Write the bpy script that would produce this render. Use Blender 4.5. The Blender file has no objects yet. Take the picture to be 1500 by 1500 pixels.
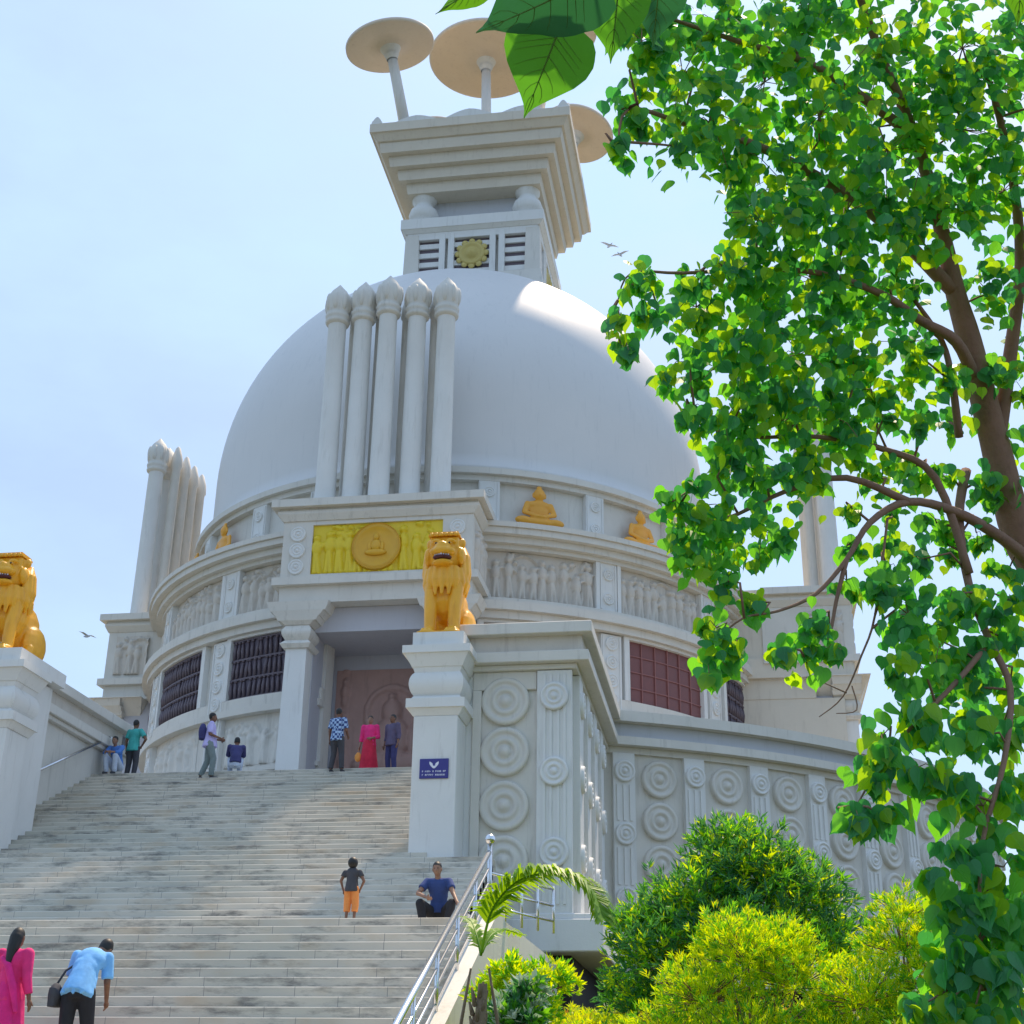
import bpy, bmesh, math, random
from math import sin, cos, pi, radians, sqrt, hypot, atan2
from mathutils import Vector, Matrix, Euler
random.seed(7)
scn = bpy.context.scene
COL = scn.collection

# ------------------------------------------------------------------ camera frame
CAM = Vector((10.9, 0.0, 1.6)); FPX = 2050.0
def cam_axes():
    r = Vector((350, 890, FPX)).normalized()          # the stair direction (+Y) seen by the camera: right, down, forward
    t = 1.0; ro = .015
    s = -(ro*t*r.x - t*r.y)/r.z
    u = Vector((ro*t, -t, s)).normalized()
    x = r.cross(u)
    return x, r, u                                     # world X, Y, Z in camera coordinates
AXX, AXY, AXZ = cam_axes()
def ray(px, py):
    c = Vector((px-750, py-750, FPX))
    d = Vector((AXX.dot(c), AXY.dot(c), AXZ.dot(c)))
    return d.normalized()
def at_y(px, py, Y):
    d = ray(px, py); return CAM + d*(Y/d.y)
def at_r(px, py, D):                                   # at distance D from the camera
    return CAM + ray(px, py)*D

# ------------------------------------------------------------------ materials
MATS = {}
def new_mat(name):
    m = bpy.data.materials.new(name); m.use_nodes = True
    MATS[name] = m
    return m, m.node_tree, m.node_tree.nodes['Principled BSDF']
def lin(c):
    return tuple(c)+(1.0,)
def mix_rgb(nt, fac, a, b):
    n = nt.nodes.new('ShaderNodeMix'); n.data_type = 'RGBA'
    for sock, v in ((n.inputs[0], fac), (n.inputs[6], a), (n.inputs[7], b)):
        if hasattr(v, 'is_linked') or hasattr(v, 'links'): nt.links.new(v, sock)
        elif isinstance(v, (int, float)): sock.default_value = v
        else: sock.default_value = lin(v)
    return n.outputs[2]
def ramp(nt, src, p0, p1, c0=(0,0,0), c1=(1,1,1)):
    n = nt.nodes.new('ShaderNodeValToRGB')
    n.color_ramp.elements[0].position = p0; n.color_ramp.elements[1].position = p1
    n.color_ramp.elements[0].color = lin(c0); n.color_ramp.elements[1].color = lin(c1)
    nt.links.new(src, n.inputs[0]); return n.outputs[0]
def noise(nt, scale, detail=4, rough=.6, coord='Object', stretch=None, rnd=False):
    tc = nt.nodes.new('ShaderNodeTexCoord'); src = tc.outputs[coord]
    if rnd:
        oi = nt.nodes.new('ShaderNodeObjectInfo')
        ad = nt.nodes.new('ShaderNodeVectorMath'); ad.operation = 'ADD'
        ml = nt.nodes.new('ShaderNodeMath'); ml.operation = 'MULTIPLY'; ml.inputs[1].default_value = 37.0
        nt.links.new(oi.outputs['Random'], ml.inputs[0])
        nt.links.new(src, ad.inputs[0]); nt.links.new(ml.outputs[0], ad.inputs[1]); src = ad.outputs[0]
    if stretch:
        mp = nt.nodes.new('ShaderNodeMapping'); mp.inputs['Scale'].default_value = stretch
        nt.links.new(src, mp.inputs[0]); src = mp.outputs[0]
    n = nt.nodes.new('ShaderNodeTexNoise'); n.inputs['Scale'].default_value = scale
    n.inputs['Detail'].default_value = detail; n.inputs['Roughness'].default_value = rough
    nt.links.new(src, n.inputs['Vector']); return n.outputs['Fac']
def bump(nt, bs, src, strength, dist=.02):
    b = nt.nodes.new('ShaderNodeBump'); b.inputs['Strength'].default_value = strength
    b.inputs['Distance'].default_value = dist
    nt.links.new(src, b.inputs['Height']); nt.links.new(b.outputs[0], bs.inputs['Normal'])
def paint(name, base, stain, amount=.5, rough=.7, sc=1.2, streak=True, bmp=.25):
    m, nt, bs = new_mat(name)
    a = noise(nt, sc, 6, .65)
    col = mix_rgb(nt, ramp(nt, a, .35, .75), base, tuple(b*(1-amount*.35)+s*amount*.35 for b, s in zip(base, stain)))
    if streak:
        s = noise(nt, 1.6, 5, .7, stretch=(3.2, 3.2, .35))
        f = nt.nodes.new('ShaderNodeMath'); f.operation = 'MULTIPLY'; f.inputs[1].default_value = amount
        nt.links.new(ramp(nt, s, .55, .8), f.inputs[0])
        col = mix_rgb(nt, f.outputs[0], col, stain)
    nt.links.new(col, bs.inputs['Base Color'])
    bs.inputs['Roughness'].default_value = rough
    bump(nt, bs, noise(nt, 22, 4, .6), bmp, .01)
    return m
paint('white_stone', (.68,.65,.59), (.30,.28,.24), .55, sc=.9)
paint('white_paint', (.74,.735,.71), (.36,.34,.30), .45, sc=.7)
paint('dome_paint', (.68,.67,.66), (.44,.45,.46), .35, rough=.55, sc=.35)
paint('carved_stone', (.62,.57,.50), (.30,.24,.20), .55, sc=2.5)
paint('haze_lifted_relief', (.46,.29,.25), (.20,.13,.12), .6, sc=2.5)  # brown stone, its colour lifted in place of porch haze
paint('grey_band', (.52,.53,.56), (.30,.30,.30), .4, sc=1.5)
paint('gold_paint', (.78,.58,.015), (.42,.30,.02), .5, rough=.45, sc=3, streak=False)
paint('dull_gold', (.55,.44,.14), (.38,.32,.16), .5, rough=.6, sc=3, streak=False)
paint('amber_gold', (.72,.40,.02), (.40,.16,.02), .5, rough=.42, sc=3, streak=False)
paint('bounce_tinted_stone', (.66,.60,.50), (.40,.34,.27), .5, sc=1.2)  # stone colour warmed to paint in light bounced off the dome
paint('bounce_tinted_canopy', (.72,.61,.49), (.50,.40,.32), .5, sc=1.2)  # warm tone of the sun's bounce mixed into the canopy colour
paint('orange_gold', (.80,.37,.03), (.48,.17,.02), .5, rough=.42, sc=3, streak=False)
paint('lion_paint', (.90,.44,.02), (.50,.17,.01), .55, rough=.38, sc=3.5, bmp=.5)
paint('painted_recess_shade', (.03,.025,.02), (.02,.02,.02), .3, streak=False)  # near-black colour paints the shade under the plinths onto the foundations
paint('haze_lifted_interior', (.50,.50,.54), (.26,.26,.30), .4, sc=.8)  # wall colour lightened to stand in for haze inside the porch
paint('window_dark', (.085,.065,.09), (.04,.03,.04), .5, rough=.5, sc=5, streak=False)
paint('window_red', (.19,.065,.06), (.08,.04,.04), .5, rough=.5, sc=4, streak=False)
paint('lattice_brown', (.13,.10,.12), (.07,.05,.06), .5, rough=.6, sc=6, streak=False)
paint('lattice_red', (.28,.11,.10), (.14,.06,.05), .5, rough=.6, sc=6, streak=False)
paint('bark', (.30,.17,.12), (.09,.065,.05), .8, rough=.9, sc=7, bmp=1.0)
paint('palm_bark', (.22,.16,.10), (.10,.07,.05), .8, rough=.9, sc=9, bmp=1.0)
paint('sign_blue', (.035,.03,.22), (.03,.03,.16), .3, rough=.35, sc=3, streak=False)
paint('sign_white', (.75,.75,.85), (.5,.5,.6), .3, rough=.5, sc=3, streak=False)
def plain(name, col, rough=.75, metal=0., var=.25, sc=9, sheen=0):
    m, nt, bs = new_mat(name)
    c = mix_rgb(nt, ramp(nt, noise(nt, sc, 4, .6), .3, .7), tuple(v*(1-var) for v in col), tuple(min(1, v*(1+var*.6)) for v in col))
    nt.links.new(c, bs.inputs['Base Color']); bs.inputs['Roughness'].default_value = rough
    bs.inputs['Metallic'].default_value = metal
    if sheen: bump(nt, bs, noise(nt, 10, 3, .6), .3, .02)
    return m
plain('steel', (.72,.73,.75), .25, 1.0, .08)
plain('eye_dark', (.02,.015,.012), .4)
plain('mouth_dark', (.10,.02,.03), .6)
plain('skin_brown', (.20,.095,.055), .55)
plain('skin_tan', (.30,.16,.10), .55)
plain('hair_black', (.012,.011,.010), .55)
for n, c in dict(cloth_sky=(.20,.50,.90), cloth_navy=(.03,.06,.20), cloth_black=(.018,.018,.024), cloth_pink=(.80,.03,.20),
                 cloth_rose=(.75,.02,.22), cloth_lilac=(.55,.50,.85), cloth_teal=(.06,.42,.38), cloth_blue=(.08,.22,.60),
                 cloth_pale=(.55,.62,.75), cloth_orange=(.80,.28,.07), cloth_charcoal=(.06,.06,.07), cloth_greytrouser=(.20,.25,.25),
                 cloth_plum=(.11,.09,.16), cloth_gold=(.85,.35,.08), cloth_red=(.60,.02,.06), cloth_dark_blue=(.05,.05,.16)).items():
    plain(n, c, .85, 0, .18, 6, 1)
# checked shirt: a woven pattern that belongs to the cloth
m, nt, bs = new_mat('cloth_check')
tc = nt.nodes.new('ShaderNodeTexCoord'); ck = nt.nodes.new('ShaderNodeTexChecker')
ck.inputs['Scale'].default_value = 15; ck.inputs[1].default_value = (.03,.06,.20,1); ck.inputs[2].default_value = (.35,.50,.72,1)
nt.links.new(tc.outputs['Object'], ck.inputs['Vector']); nt.links.new(ck.outputs[0], bs.inputs['Base Color']); bs.inputs['Roughness'].default_value = .85
# marble steps with dirt; bounced sunlight's warmth is put into base and patches
def steps_mat(name, base):
    m, nt, bs = new_mat(name)
    tc = nt.nodes.new('ShaderNodeTexCoord')
    big = noise(nt, .22, 3, .6)
    c = mix_rgb(nt, ramp(nt, big, .4, .65), base, tuple(v*w for v, w in zip(base, (.80, .84, .85))))
    st = noise(nt, 1.0, 6, .72, stretch=(1.1, 1.1, 4.5), rnd=True)
    f = nt.nodes.new('ShaderNodeMath'); f.operation = 'MULTIPLY'; f.inputs[1].default_value = .95
    nt.links.new(ramp(nt, st, .50, .68), f.inputs[0])
    c = mix_rgb(nt, f.outputs[0], c, (.17,.165,.15))
    warm = noise(nt, .8, 4, .6, rnd=True)
    f2 = nt.nodes.new('ShaderNodeMath'); f2.operation = 'MULTIPLY'; f2.inputs[1].default_value = .75
    nt.links.new(ramp(nt, warm, .52, .72), f2.inputs[0])
    c = mix_rgb(nt, f2.outputs[0], c, (.50,.40,.28))
    # joints between the slabs
    sx = nt.nodes.new('ShaderNodeSeparateXYZ'); nt.links.new(tc.outputs['Object'], sx.inputs[0])
    oi = nt.nodes.new('ShaderNodeObjectInfo')
    a = nt.nodes.new('ShaderNodeMath'); a.operation = 'ADD'; nt.links.new(sx.outputs[0], a.inputs[0]); nt.links.new(oi.outputs['Random'], a.inputs[1])
    fr = nt.nodes.new('ShaderNodeMath'); fr.operation = 'WRAP'; fr.inputs[1].default_value = 1.3; fr.inputs[2].default_value = 0
    nt.links.new(a.outputs[0], fr.inputs[0])
    lt = nt.nodes.new('ShaderNodeMath'); lt.operation = 'LESS_THAN'; lt.inputs[1].default_value = .010; nt.links.new(fr.outputs[0], lt.inputs[0])
    c = mix_rgb(nt, lt.outputs[0], c, (.26,.25,.23))
    nt.links.new(c, bs.inputs['Base Color']); bs.inputs['Roughness'].default_value = .6
    bump(nt, bs, noise(nt, 9, 4, .6), .2, .01)
steps_mat('step_marble', (.62,.57,.48))
# leaves: thin blades that let light through
def leaf_mat(name, col, trans, tf=.45, rough=.45):
    m, nt, bs = new_mat(name)
    out = nt.nodes['Material Output']
    c = mix_rgb(nt, noise(nt, 3.0, 3, .6), tuple(v*.75 for v in col), tuple(v*1.25 for v in col))
    nt.links.new(c, bs.inputs['Base Color']); bs.inputs['Roughness'].default_value = rough
    tr = nt.nodes.new('ShaderNodeBsdfTranslucent'); tr.inputs[0].default_value = lin(trans)
    mx = nt.nodes.new('ShaderNodeMixShader'); mx.inputs[0].default_value = tf
    nt.links.new(bs.outputs[0], mx.inputs[1]); nt.links.new(tr.outputs[0], mx.inputs[2]); nt.links.new(mx.outputs[0], out.inputs['Surface'])
    return m
leaf_mat('leaf_deep', (.045,.24,.09), (.09,.52,.07), .47)
leaf_mat('leaf_mid', (.075,.32,.06), (.25,.78,.03), .54)
leaf_mat('leaf_young', (.16,.34,.02), (.55,.88,.01), .58)
leaf_mat('leaf_big', (.05,.17,.025), (.16,.42,.01), .5, .35)
leaf_mat('near_dark', (.035,.14,.07), (.04,.22,.06), .30, .35)
leaf_mat('near_mid', (.08,.28,.05), (.14,.46,.02), .42, .35)
leaf_mat('near_light', (.08,.26,.03), (.16,.45,.01), .38, .35)
leaf_mat('near_vein', (.16,.32,.06), (.2,.45,.04), .3, .4)
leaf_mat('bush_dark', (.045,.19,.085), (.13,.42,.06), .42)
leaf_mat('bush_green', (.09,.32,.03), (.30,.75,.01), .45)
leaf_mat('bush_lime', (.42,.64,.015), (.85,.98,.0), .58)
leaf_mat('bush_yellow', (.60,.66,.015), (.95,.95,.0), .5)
leaf_mat('leaf_white', (.50,.60,.48), (.4,.55,.3), .3)
leaf_mat('leaf_orange', (.60,.32,.03), (.6,.35,.02), .35)
leaf_mat('palm_green', (.16,.34,.02), (.45,.68,.01), .45)
# ground
m, nt, bs = new_mat('soil')
c = mix_rgb(nt, ramp(nt, noise(nt, .8, 8, .7), .35, .65), (.10,.07,.045), (.05,.09,.025))
nt.links.new(c, bs.inputs['Base Color']); bs.inputs['Roughness'].default_value = .95
bump(nt, bs, noise(nt, 6, 8, .7), .8, .08)

# ------------------------------------------------------------------ mesh builder
class MB:
    def __init__(s): s.v = []; s.f = []; s.mi = []; s.sm = []
    def add(s, vs, fs, mi=0, smooth=False):
        o = len(s.v); s.v.extend([tuple(p) for p in vs])
        for f in fs:
            s.f.append(tuple(i+o for i in f)); s.mi.append(mi); s.sm.append(smooth)
    def box(s, x0, x1, y0, y1, z0, z1, mi=0):
        s.add([(x0,y0,z0),(x1,y0,z0),(x1,y1,z0),(x0,y1,z0),(x0,y0,z1),(x1,y0,z1),(x1,y1,z1),(x0,y1,z1)],
              [(0,3,2,1),(4,5,6,7),(0,1,5,4),(1,2,6,5),(2,3,7,6),(3,0,4,7)], mi)
    def frustum(s, cx, cy, z0, z1, a0, b0, a1, b1, mi=0):
        s.add([(cx-a0,cy-b0,z0),(cx+a0,cy-b0,z0),(cx+a0,cy+b0,z0),(cx-a0,cy+b0,z0),
               (cx-a1,cy-b1,z1),(cx+a1,cy-b1,z1),(cx+a1,cy+b1,z1),(cx-a1,cy+b1,z1)],
              [(0,3,2,1),(4,5,6,7),(0,1,5,4),(1,2,6,5),(2,3,7,6),(3,0,4,7)], mi)
    def revolve(s, prof, a0=0, a1=360, n=96, mi=0, smooth=True, cx=0, cy=0, close_ends=True, loop=False):
        """profile of (radius, z); angle 0 faces -Y and grows towards +X; closed outline when loop"""
        full = abs(a1-a0) >= 359.9
        m = n if full else n+1
        vs = []
        for i in range(m):
            a = radians(a0+(a1-a0)*i/n)
            for r, z in prof: vs.append((cx+r*sin(a), cy-r*cos(a), z))
        k = len(prof); fs = []
        for i in range(n):
            j = (i+1) % m
            for q in range(k if loop else k-1):
                q2 = (q+1) % k
                fs.append((i*k+q, j*k+q, j*k+q2, i*k+q2))
        s.add(vs, fs, mi, smooth)
        if loop and not full and close_ends:
            o = len(s.v)-len(vs)
            s.f.append(tuple(o+q for q in range(k))); s.mi.append(mi); s.sm.append(False)
            s.f.append(tuple(o+(m-1)*k+q for q in reversed(range(k)))); s.mi.append(mi); s.sm.append(False)
    def ring(s, r0, r1, z0, z1, a0=0, a1=360, n=96, mi=0):
        for P in (((r0,z0),(r1,z0)),((r1,z0),(r1,z1)),((r1,z1),(r0,z1)),((r0,z1),(r0,z0))):
            s.revolve(P, a0, a1, n, mi, True)
        if abs(a1-a0) < 359.9:
            for a in (a0, a1):
                t = radians(a)
                s.add([(r0*sin(t),-r0*cos(t),z0),(r1*sin(t),-r1*cos(t),z0),(r1*sin(t),-r1*cos(t),z1),(r0*sin(t),-r0*cos(t),z1)], [(0,1,2,3)], mi)
    def tube(s, pts, rads, n=8, mi=0, cap=True):
        pts = [Vector(p) for p in pts]; k = len(pts)
        if isinstance(rads, (int, float)): rads = [rads]*k
        ref = Vector((0,0,1)); vs = []
        d0 = (pts[1]-pts[0]).normalized()
        if abs(d0.dot(ref)) > .95: ref = Vector((1,0,0))
        for i, p in enumerate(pts):
            d = (pts[min(i+1,k-1)]-pts[max(i-1,0)]).normalized()
            u = d.cross(ref)
            if u.length < 1e-4: u = d.cross(Vector((0,1,0)))
            u.normalize(); w = u.cross(d)
            ref = w
            for j in range(n):
                a = 2*pi*j/n; vs.append(p+(u*cos(a)+w*sin(a))*rads[i])
        fs = [(i*n+j, i*n+(j+1)%n, (i+1)*n+(j+1)%n, (i+1)*n+j) for i in range(k-1) for j in range(n)]
        if cap: fs += [tuple(range(n-1,-1,-1)), tuple((k-1)*n+j for j in range(n))]
        s.add(vs, fs, mi, True)
    def ball(s, c, r, n=12, m=8, mi=0, rot=None):
        if isinstance(r, (int, float)): r = (r,r,r)
        c = Vector(c); vs = []; M = rot.to_matrix() if rot else None
        for i in range(m+1):
            th = pi*i/m
            for j in range(n):
                a = 2*pi*j/n; p = Vector((r[0]*sin(th)*cos(a), r[1]*sin(th)*sin(a), r[2]*cos(th)))
                if M: p = M @ p
                vs.append(c+p)
        s.add(vs, [(i*n+j, (i+1)*n+j, (i+1)*n+(j+1)%n, i*n+(j+1)%n) for i in range(m) for j in range(n)], mi, True)
    def cap(s, p0, r0, p1, r1, n=12):                  # rounded, tapered limb
        s.ball(p0, r0, n, 8); s.ball(p1, r1, n, 8); s.tube([p0, p1], [r0, r1], n)
    def disc_profile(s, prof, c, axis, n=28, mi=0):    # lathe about any axis: prof of (radius, height)
        c = Vector(c); axis = Vector(axis).normalized()
        q = axis.to_track_quat('Z', 'Y'); vs = []; k = len(prof)
        for i in range(n):
            a = 2*pi*i/n
            for r, h in prof: vs.append(c + q @ Vector((r*cos(a), r*sin(a), h)))
        s.add(vs, [(i*k+j, ((i+1)%n)*k+j, ((i+1)%n)*k+j+1, i*k+j+1) for i in range(n) for j in range(k-1)], mi, True)
    def build(s, name, mats, parent=None, loc=None, rz=0, sharp=True):
        me = bpy.data.meshes.new(name); me.from_pydata(s.v, [], s.f)
        if isinstance(mats, str): mats = [mats]
        for q in mats: me.materials.append(MATS[q])
        me.polygons.foreach_set('material_index', s.mi); me.polygons.foreach_set('use_smooth', s.sm)
        me.update()
        o = bpy.data.objects.new(name, me); COL.objects.link(o)
        if parent: o.parent = parent
        if loc is not None: o.location = loc
        if rz: o.rotation_euler.z = rz
        return o

def merge_bevel(o, w=.02, seg=2):                     # weld and bevel hard edges of a near object
    bm = bmesh.new(); bm.from_mesh(o.data)
    bmesh.ops.remove_doubles(bm, verts=bm.verts, dist=1e-5)
    es = [e for e in bm.edges if len(e.link_faces) == 2 and e.calc_face_angle(0) > .5]
    bmesh.ops.bevel(bm, geom=es, offset=w, segments=seg, affect='EDGES', profile=.5, clamp_overlap=True)
    bm.to_mesh(o.data); bm.free(); return o

def blob(name, mb, mat, voxel=.02, smooth=2, parent=None, loc=None, rz=0):
    """unite overlapping shapes into one continuous skin"""
    me = bpy.data.meshes.new(name+'_src'); me.from_pydata(mb.v, [], mb.f); me.update()
    bm = bmesh.new(); bm.from_mesh(me); bmesh.ops.recalc_face_normals(bm, faces=bm.faces); bm.to_mesh(me); bm.free()
    o = bpy.data.objects.new(name, me); COL.objects.link(o)
    r = o.modifiers.new('r', 'REMESH'); r.mode = 'VOXEL'; r.voxel_size = voxel; r.use_smooth_shade = True
    if smooth:
        k = o.modifiers.new('s', 'SMOOTH'); k.iterations = smooth; k.factor = .5
    dg = bpy.context.evaluated_depsgraph_get(); dg.update()
    nm = bpy.data.meshes.new_from_object(o.evaluated_get(dg))
    o.modifiers.clear(); o.data = nm; bpy.data.meshes.remove(me); nm.name = name
    nm.materials.clear(); nm.materials.append(MATS[mat])
    for p in nm.polygons: p.use_smooth = True
    if parent: o.parent = parent
    if loc is not None: o.location = loc
    if rz: o.rotation_euler.z = rz
    return o

def tag(o, label, cat, group=None):
    o['label'] = label; o['category'] = cat
    if group: o['group'] = group
    return o
def empty(name, loc, rz=0):
    o = bpy.data.objects.new(name, None); COL.objects.link(o); o.location = loc; o.rotation_euler.z = rz
    o.empty_display_size = .3
    return o
def kids(o): return [c for c in bpy.data.objects if c.parent == o]
def copy_tree(o, parent=None, **kw):
    c = o.copy(); COL.objects.link(c)
    if parent is not None: c.parent = parent
    for ch in kids(o): copy_tree(ch, c)
    return c

# ------------------------------------------------------------------ carved relief surfaces
def figures_height(w, h, rs, spacing=.42, trees=True):
    """returns a height function over (0..w, 0..h): rows of standing and seated figures carved in low relief"""
    items = []
    x = spacing*.4
    while x < w-.12:
        k = rs.random(); fh = h*rs.uniform(.62,.9)
        items.append(('c', x, fh-.05*h, h*.075, .07))
        items.append(('e', x, fh*.68, h*.10, h*.17, .075))
        lean = rs.uniform(-.05,.05)
        items.append(('l', x-.03, fh*.5, x-.07+lean, .03*h, h*.045, .065)); items.append(('l', x+.03, fh*.5, x+.09+lean, .03*h, h*.045, .065))
        s = rs.choice((-1,1)); items.append(('l', x+.08*s, fh*.8, x+.24*s, fh*rs.uniform(.6,1.0), h*.032, .05))
        x += spacing*rs.uniform(.75,1.25)
    if trees:
        for q in range(max(1, int(w/1.3))):
            cx = rs.uniform(.3, max(.35, w-.3)); items.append(('l', cx, 0, cx+.05, h*.7, .03, .04))
            for z in range(7): items.append(('c', cx+rs.uniform(-.35,.35), h*rs.uniform(.72,.95), rs.uniform(.05,.10), .05))
        cx = rs.uniform(.25, .75)*w
        for t in range(9):
            a0 = pi*t/9; a1 = pi*(t+1)/9; R = h*.36
            items.append(('l', cx+R*cos(a0), h*.5+R*sin(a0)*1.2, cx+R*cos(a1), h*.5+R*sin(a1)*1.2, .028, .05))
    def H(u, z):
        best = 0
        for it in items:
            if it[0] == 'c':
                d = hypot(u-it[1], z-it[2])/it[3]; a = it[4]
            elif it[0] == 'e':
                d = hypot((u-it[1])/it[3], (z-it[2])/it[4]); a = it[5]
            else:
                _, x0, z0, x1, z1, r, a = it
                dx, dz = x1-x0, z1-z0; L = dx*dx+dz*dz
                t = max(0, min(1, ((u-x0)*dx+(z-z0)*dz)/L)); d = hypot(u-x0-t*dx, z-z0-t*dz)/r
            if d < 1: best = max(best, a*sqrt(1-d*d*.9))
        return best
    return H
def relief_grid(mb, nu, nz, w, h, H, place, mi=0):
    vs = [place(w*i/nu, h*j/nz, H(w*i/nu, h*j/nz)) for j in range(nz+1) for i in range(nu+1)]
    fs = [(j*(nu+1)+i, j*(nu+1)+i+1, (j+1)*(nu+1)+i+1, (j+1)*(nu+1)+i) for j in range(nz) for i in range(nu)]
    mb.add(vs, fs, mi, True)
def cylp(R, a, z):                                     # on a drum: angle in degrees, 0 faces -Y
    t = radians(a); return (R*sin(t), -R*cos(t), z)

# ================================================================== STUPA
AX = Vector((0, 53.5, 0))
stupa = empty('stupa', AX)
tag(stupa, 'huge white domed stupa with golden entrance frieze at the top of the steps', 'stupa')
PIL = [-31, -55.5, 37, 61.5, 118, 144, 170, 195, 220, 242]
PORT = (0, 90, 180, 270)
def near_portico(a, lim=15.5):
    return any(abs((a-p+180) % 360-180) < lim for p in PORT)
def medal(mb, c, ax, r, t=.10, mi=0, n=36):
    prof = [(r,-.02),(r,t*.75),(r*.93,t),(r*.80,t),(r*.76,t*.72),(r*.60,t*.72),(r*.56,t),(r*.40,t),(r*.36,t*.6),(r*.26,t*.6),(r*.20,t*1.15),(.001,t*1.25)]
    mb.disc_profile(prof, c, ax, n, mi)

def arcs():                                            # angle ranges between porticoes
    for p in PORT: yield p+9.6, p+90-9.6
# lower drum
d = MB()
for a0, a1 in arcs():
    d.ring(11.1, 11.65, 9.9, 16.3, a0, a1, 48)
    d.ring(11.6, 11.92, 9.9, 10.25, a0, a1, 48)
    d.ring(11.6, 11.80, 11.6, 11.75, a0, a1, 48)
    d.ring(11.6, 11.98, 13.5, 13.72, a0, a1, 48)
    d.ring(11.6, 11.85, 13.725, 14.1, a0, a1, 48)
d.ring(10.4, 12.02, 16.3, 16.55); d.ring(10.4, 12.2, 16.555, 16.85); d.ring(10.4, 12.05, 16.855, 17.0)
drum1 = d.build('lower_drum', 'white_stone', stupa)
allpil = sorted(a % 360 for a in PIL)
wins = []
pl = [-74, -55.5, -31, -16]; pr = [16, 37, 61.5, 74]
def wrange(a, b): return a+3.4, b-3.6
wlist = [(-52.2,-36.0,0), (-28.4,-15.6,0), (15.6,33.0,0), (40.4,57.6,1), (65.5,75.5,2), (-74.5,-59.2,0), (105,116,0), (121,141,0), (147,164,0), (198,216,0), (223,240,0), (245,255,0)]
for k, (a0, a1, kind) in enumerate(wlist):
    w = MB()
    w.ring(11.55, 11.70, 14.12, 16.22, a0, a1, 16)
    pane = w.build('window', 'window_red' if kind == 1 else 'window_dark', drum1)
    fr = MB()                                          # surround
    fr.ring(11.6, 11.86, 14.1, 16.29, a0-1.0, a0, 2); fr.ring(11.6, 11.86, 14.1, 16.29, a1, a1+1.0, 2)
    fr.ring(11.6, 11.86, 16.2, 16.295, a0, a1, 16)
    fr.build('window_frame', 'white_paint', drum1)
    g = MB(); rs = random.Random(k)
    if kind == 1:
        for q in range(1, 6):
            aa = a0+(a1-a0)*q/6; g.ring(11.70, 11.745, 14.12, 16.2, aa-.10, aa+.10, 1)
        for z in (14.6, 15.15, 15.7): g.ring(11.70, 11.735, z-.02, z+.02, a0, a1, 12)
    else:
        aa = a0+.5
        while aa < a1-.4:
            for z in (14.18, 14.85, 15.52):
                p0 = Vector(cylp(11.73, aa, z)); p1 = Vector(cylp(11.73, aa+rs.uniform(-.3,.3), z+.50))
                g.tube([p0, (p0+p1)/2+Vector(cylp(.02, aa, 0)), p1], [.045,.065,.04], 6); g.ball(p1+Vector((0,0,.07)), .062, 8, 6)
            aa += 1.0
        for z in (14.13, 14.80, 15.47, 16.15): g.ring(11.70, 11.76, z-.03, z+.03, a0, a1, 12)
    g.build('window_lattice', 'lattice_red' if kind == 1 else 'lattice_brown', drum1)
def pilaster(R, a, z0, z1, half, kind, parent):
    p = MB()
    p.ring(R-.05, R+.18, z0, z1, a-half, a+half, 4)
    n = int((z1-z0)/.62)
    for i in range(n):
        z = z0+(z1-z0)*(i+.5)/n
        medal(p, cylp(R+.17, a, z), (sin(radians(a)), -cos(radians(a)), 0), .24 if kind else .20, .07, 0, 18)
    for s in (-1, 1):
        p.ring(R+.17, R+.215, z0+.06, z1-.06, a+s*half*.82-.12, a+s*half*.82+.12, 1)
    return p.build('pilaster', 'white_paint', parent)
for a in PIL: pilaster(11.65, a, 9.95, 16.25, 1.9, 1, drum1)
# small carved panels under the windows
rs = random.Random(3)
for (a0, a1, k) in wlist:
    if -60 < a0 < 80:
        g = MB(); R = 11.66; w = radians(a1-a0)*R
        H = figures_height(w, 1.5, rs, .5)
        relief_grid(g, 46, 22, w, 1.5, H, lambda u, z, h: cylp(R+h*1.8, a0+math.degrees(u/R), 11.85+z))
        g.build('relief_panel', 'white_stone', drum1)
# middle drum
d = MB()
d.ring(10.2, 11.45, 17.0, 18.97)
d.ring(10.2, 11.72, 17.0, 17.12); d.ring(10.2, 11.75, 18.82, 18.97)
d.ring(10.0, 11.95, 18.97, 19.2); d.ring(10.0, 12.18, 19.205, 19.42); d.ring(10.0, 12.26, 19.425, 19.6)
drum2 = d.build('middle_drum', 'white_stone', stupa)
rng = [(-28.8,-14.5), (-53.2,-33.4), (-74,-57.8), (14.5,34.7), (39.5,59.2), (63.8,76)]
for k, (a0, a1) in enumerate(rng):
    g = MB(); R = 11.47; w = radians(a1-a0)*R; rs = random.Random(40+k)
    H = figures_height(w, 1.68, rs, .40)
    relief_grid(g, int(w*26), 44, w, 1.68, H, lambda u, z, h: cylp(R+h*2.6, a0+math.degrees(u/R), 17.13+z))
    g.build('relief_panel', 'carved_stone', drum2)
    e = MB(); e.ring(11.4, 11.7, 17.12, 18.82, a0-.7, a0, 2); e.build('panel_frame', 'white_paint', drum2); e = MB(); e.ring(11.4, 11.7, 17.12, 18.82, a1, a1+.7, 2); e.build('panel_frame', 'white_paint', drum2)
for a in PIL: pilaster(11.5, a, 17.12, 18.82, 1.7, 0, drum2)
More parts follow.
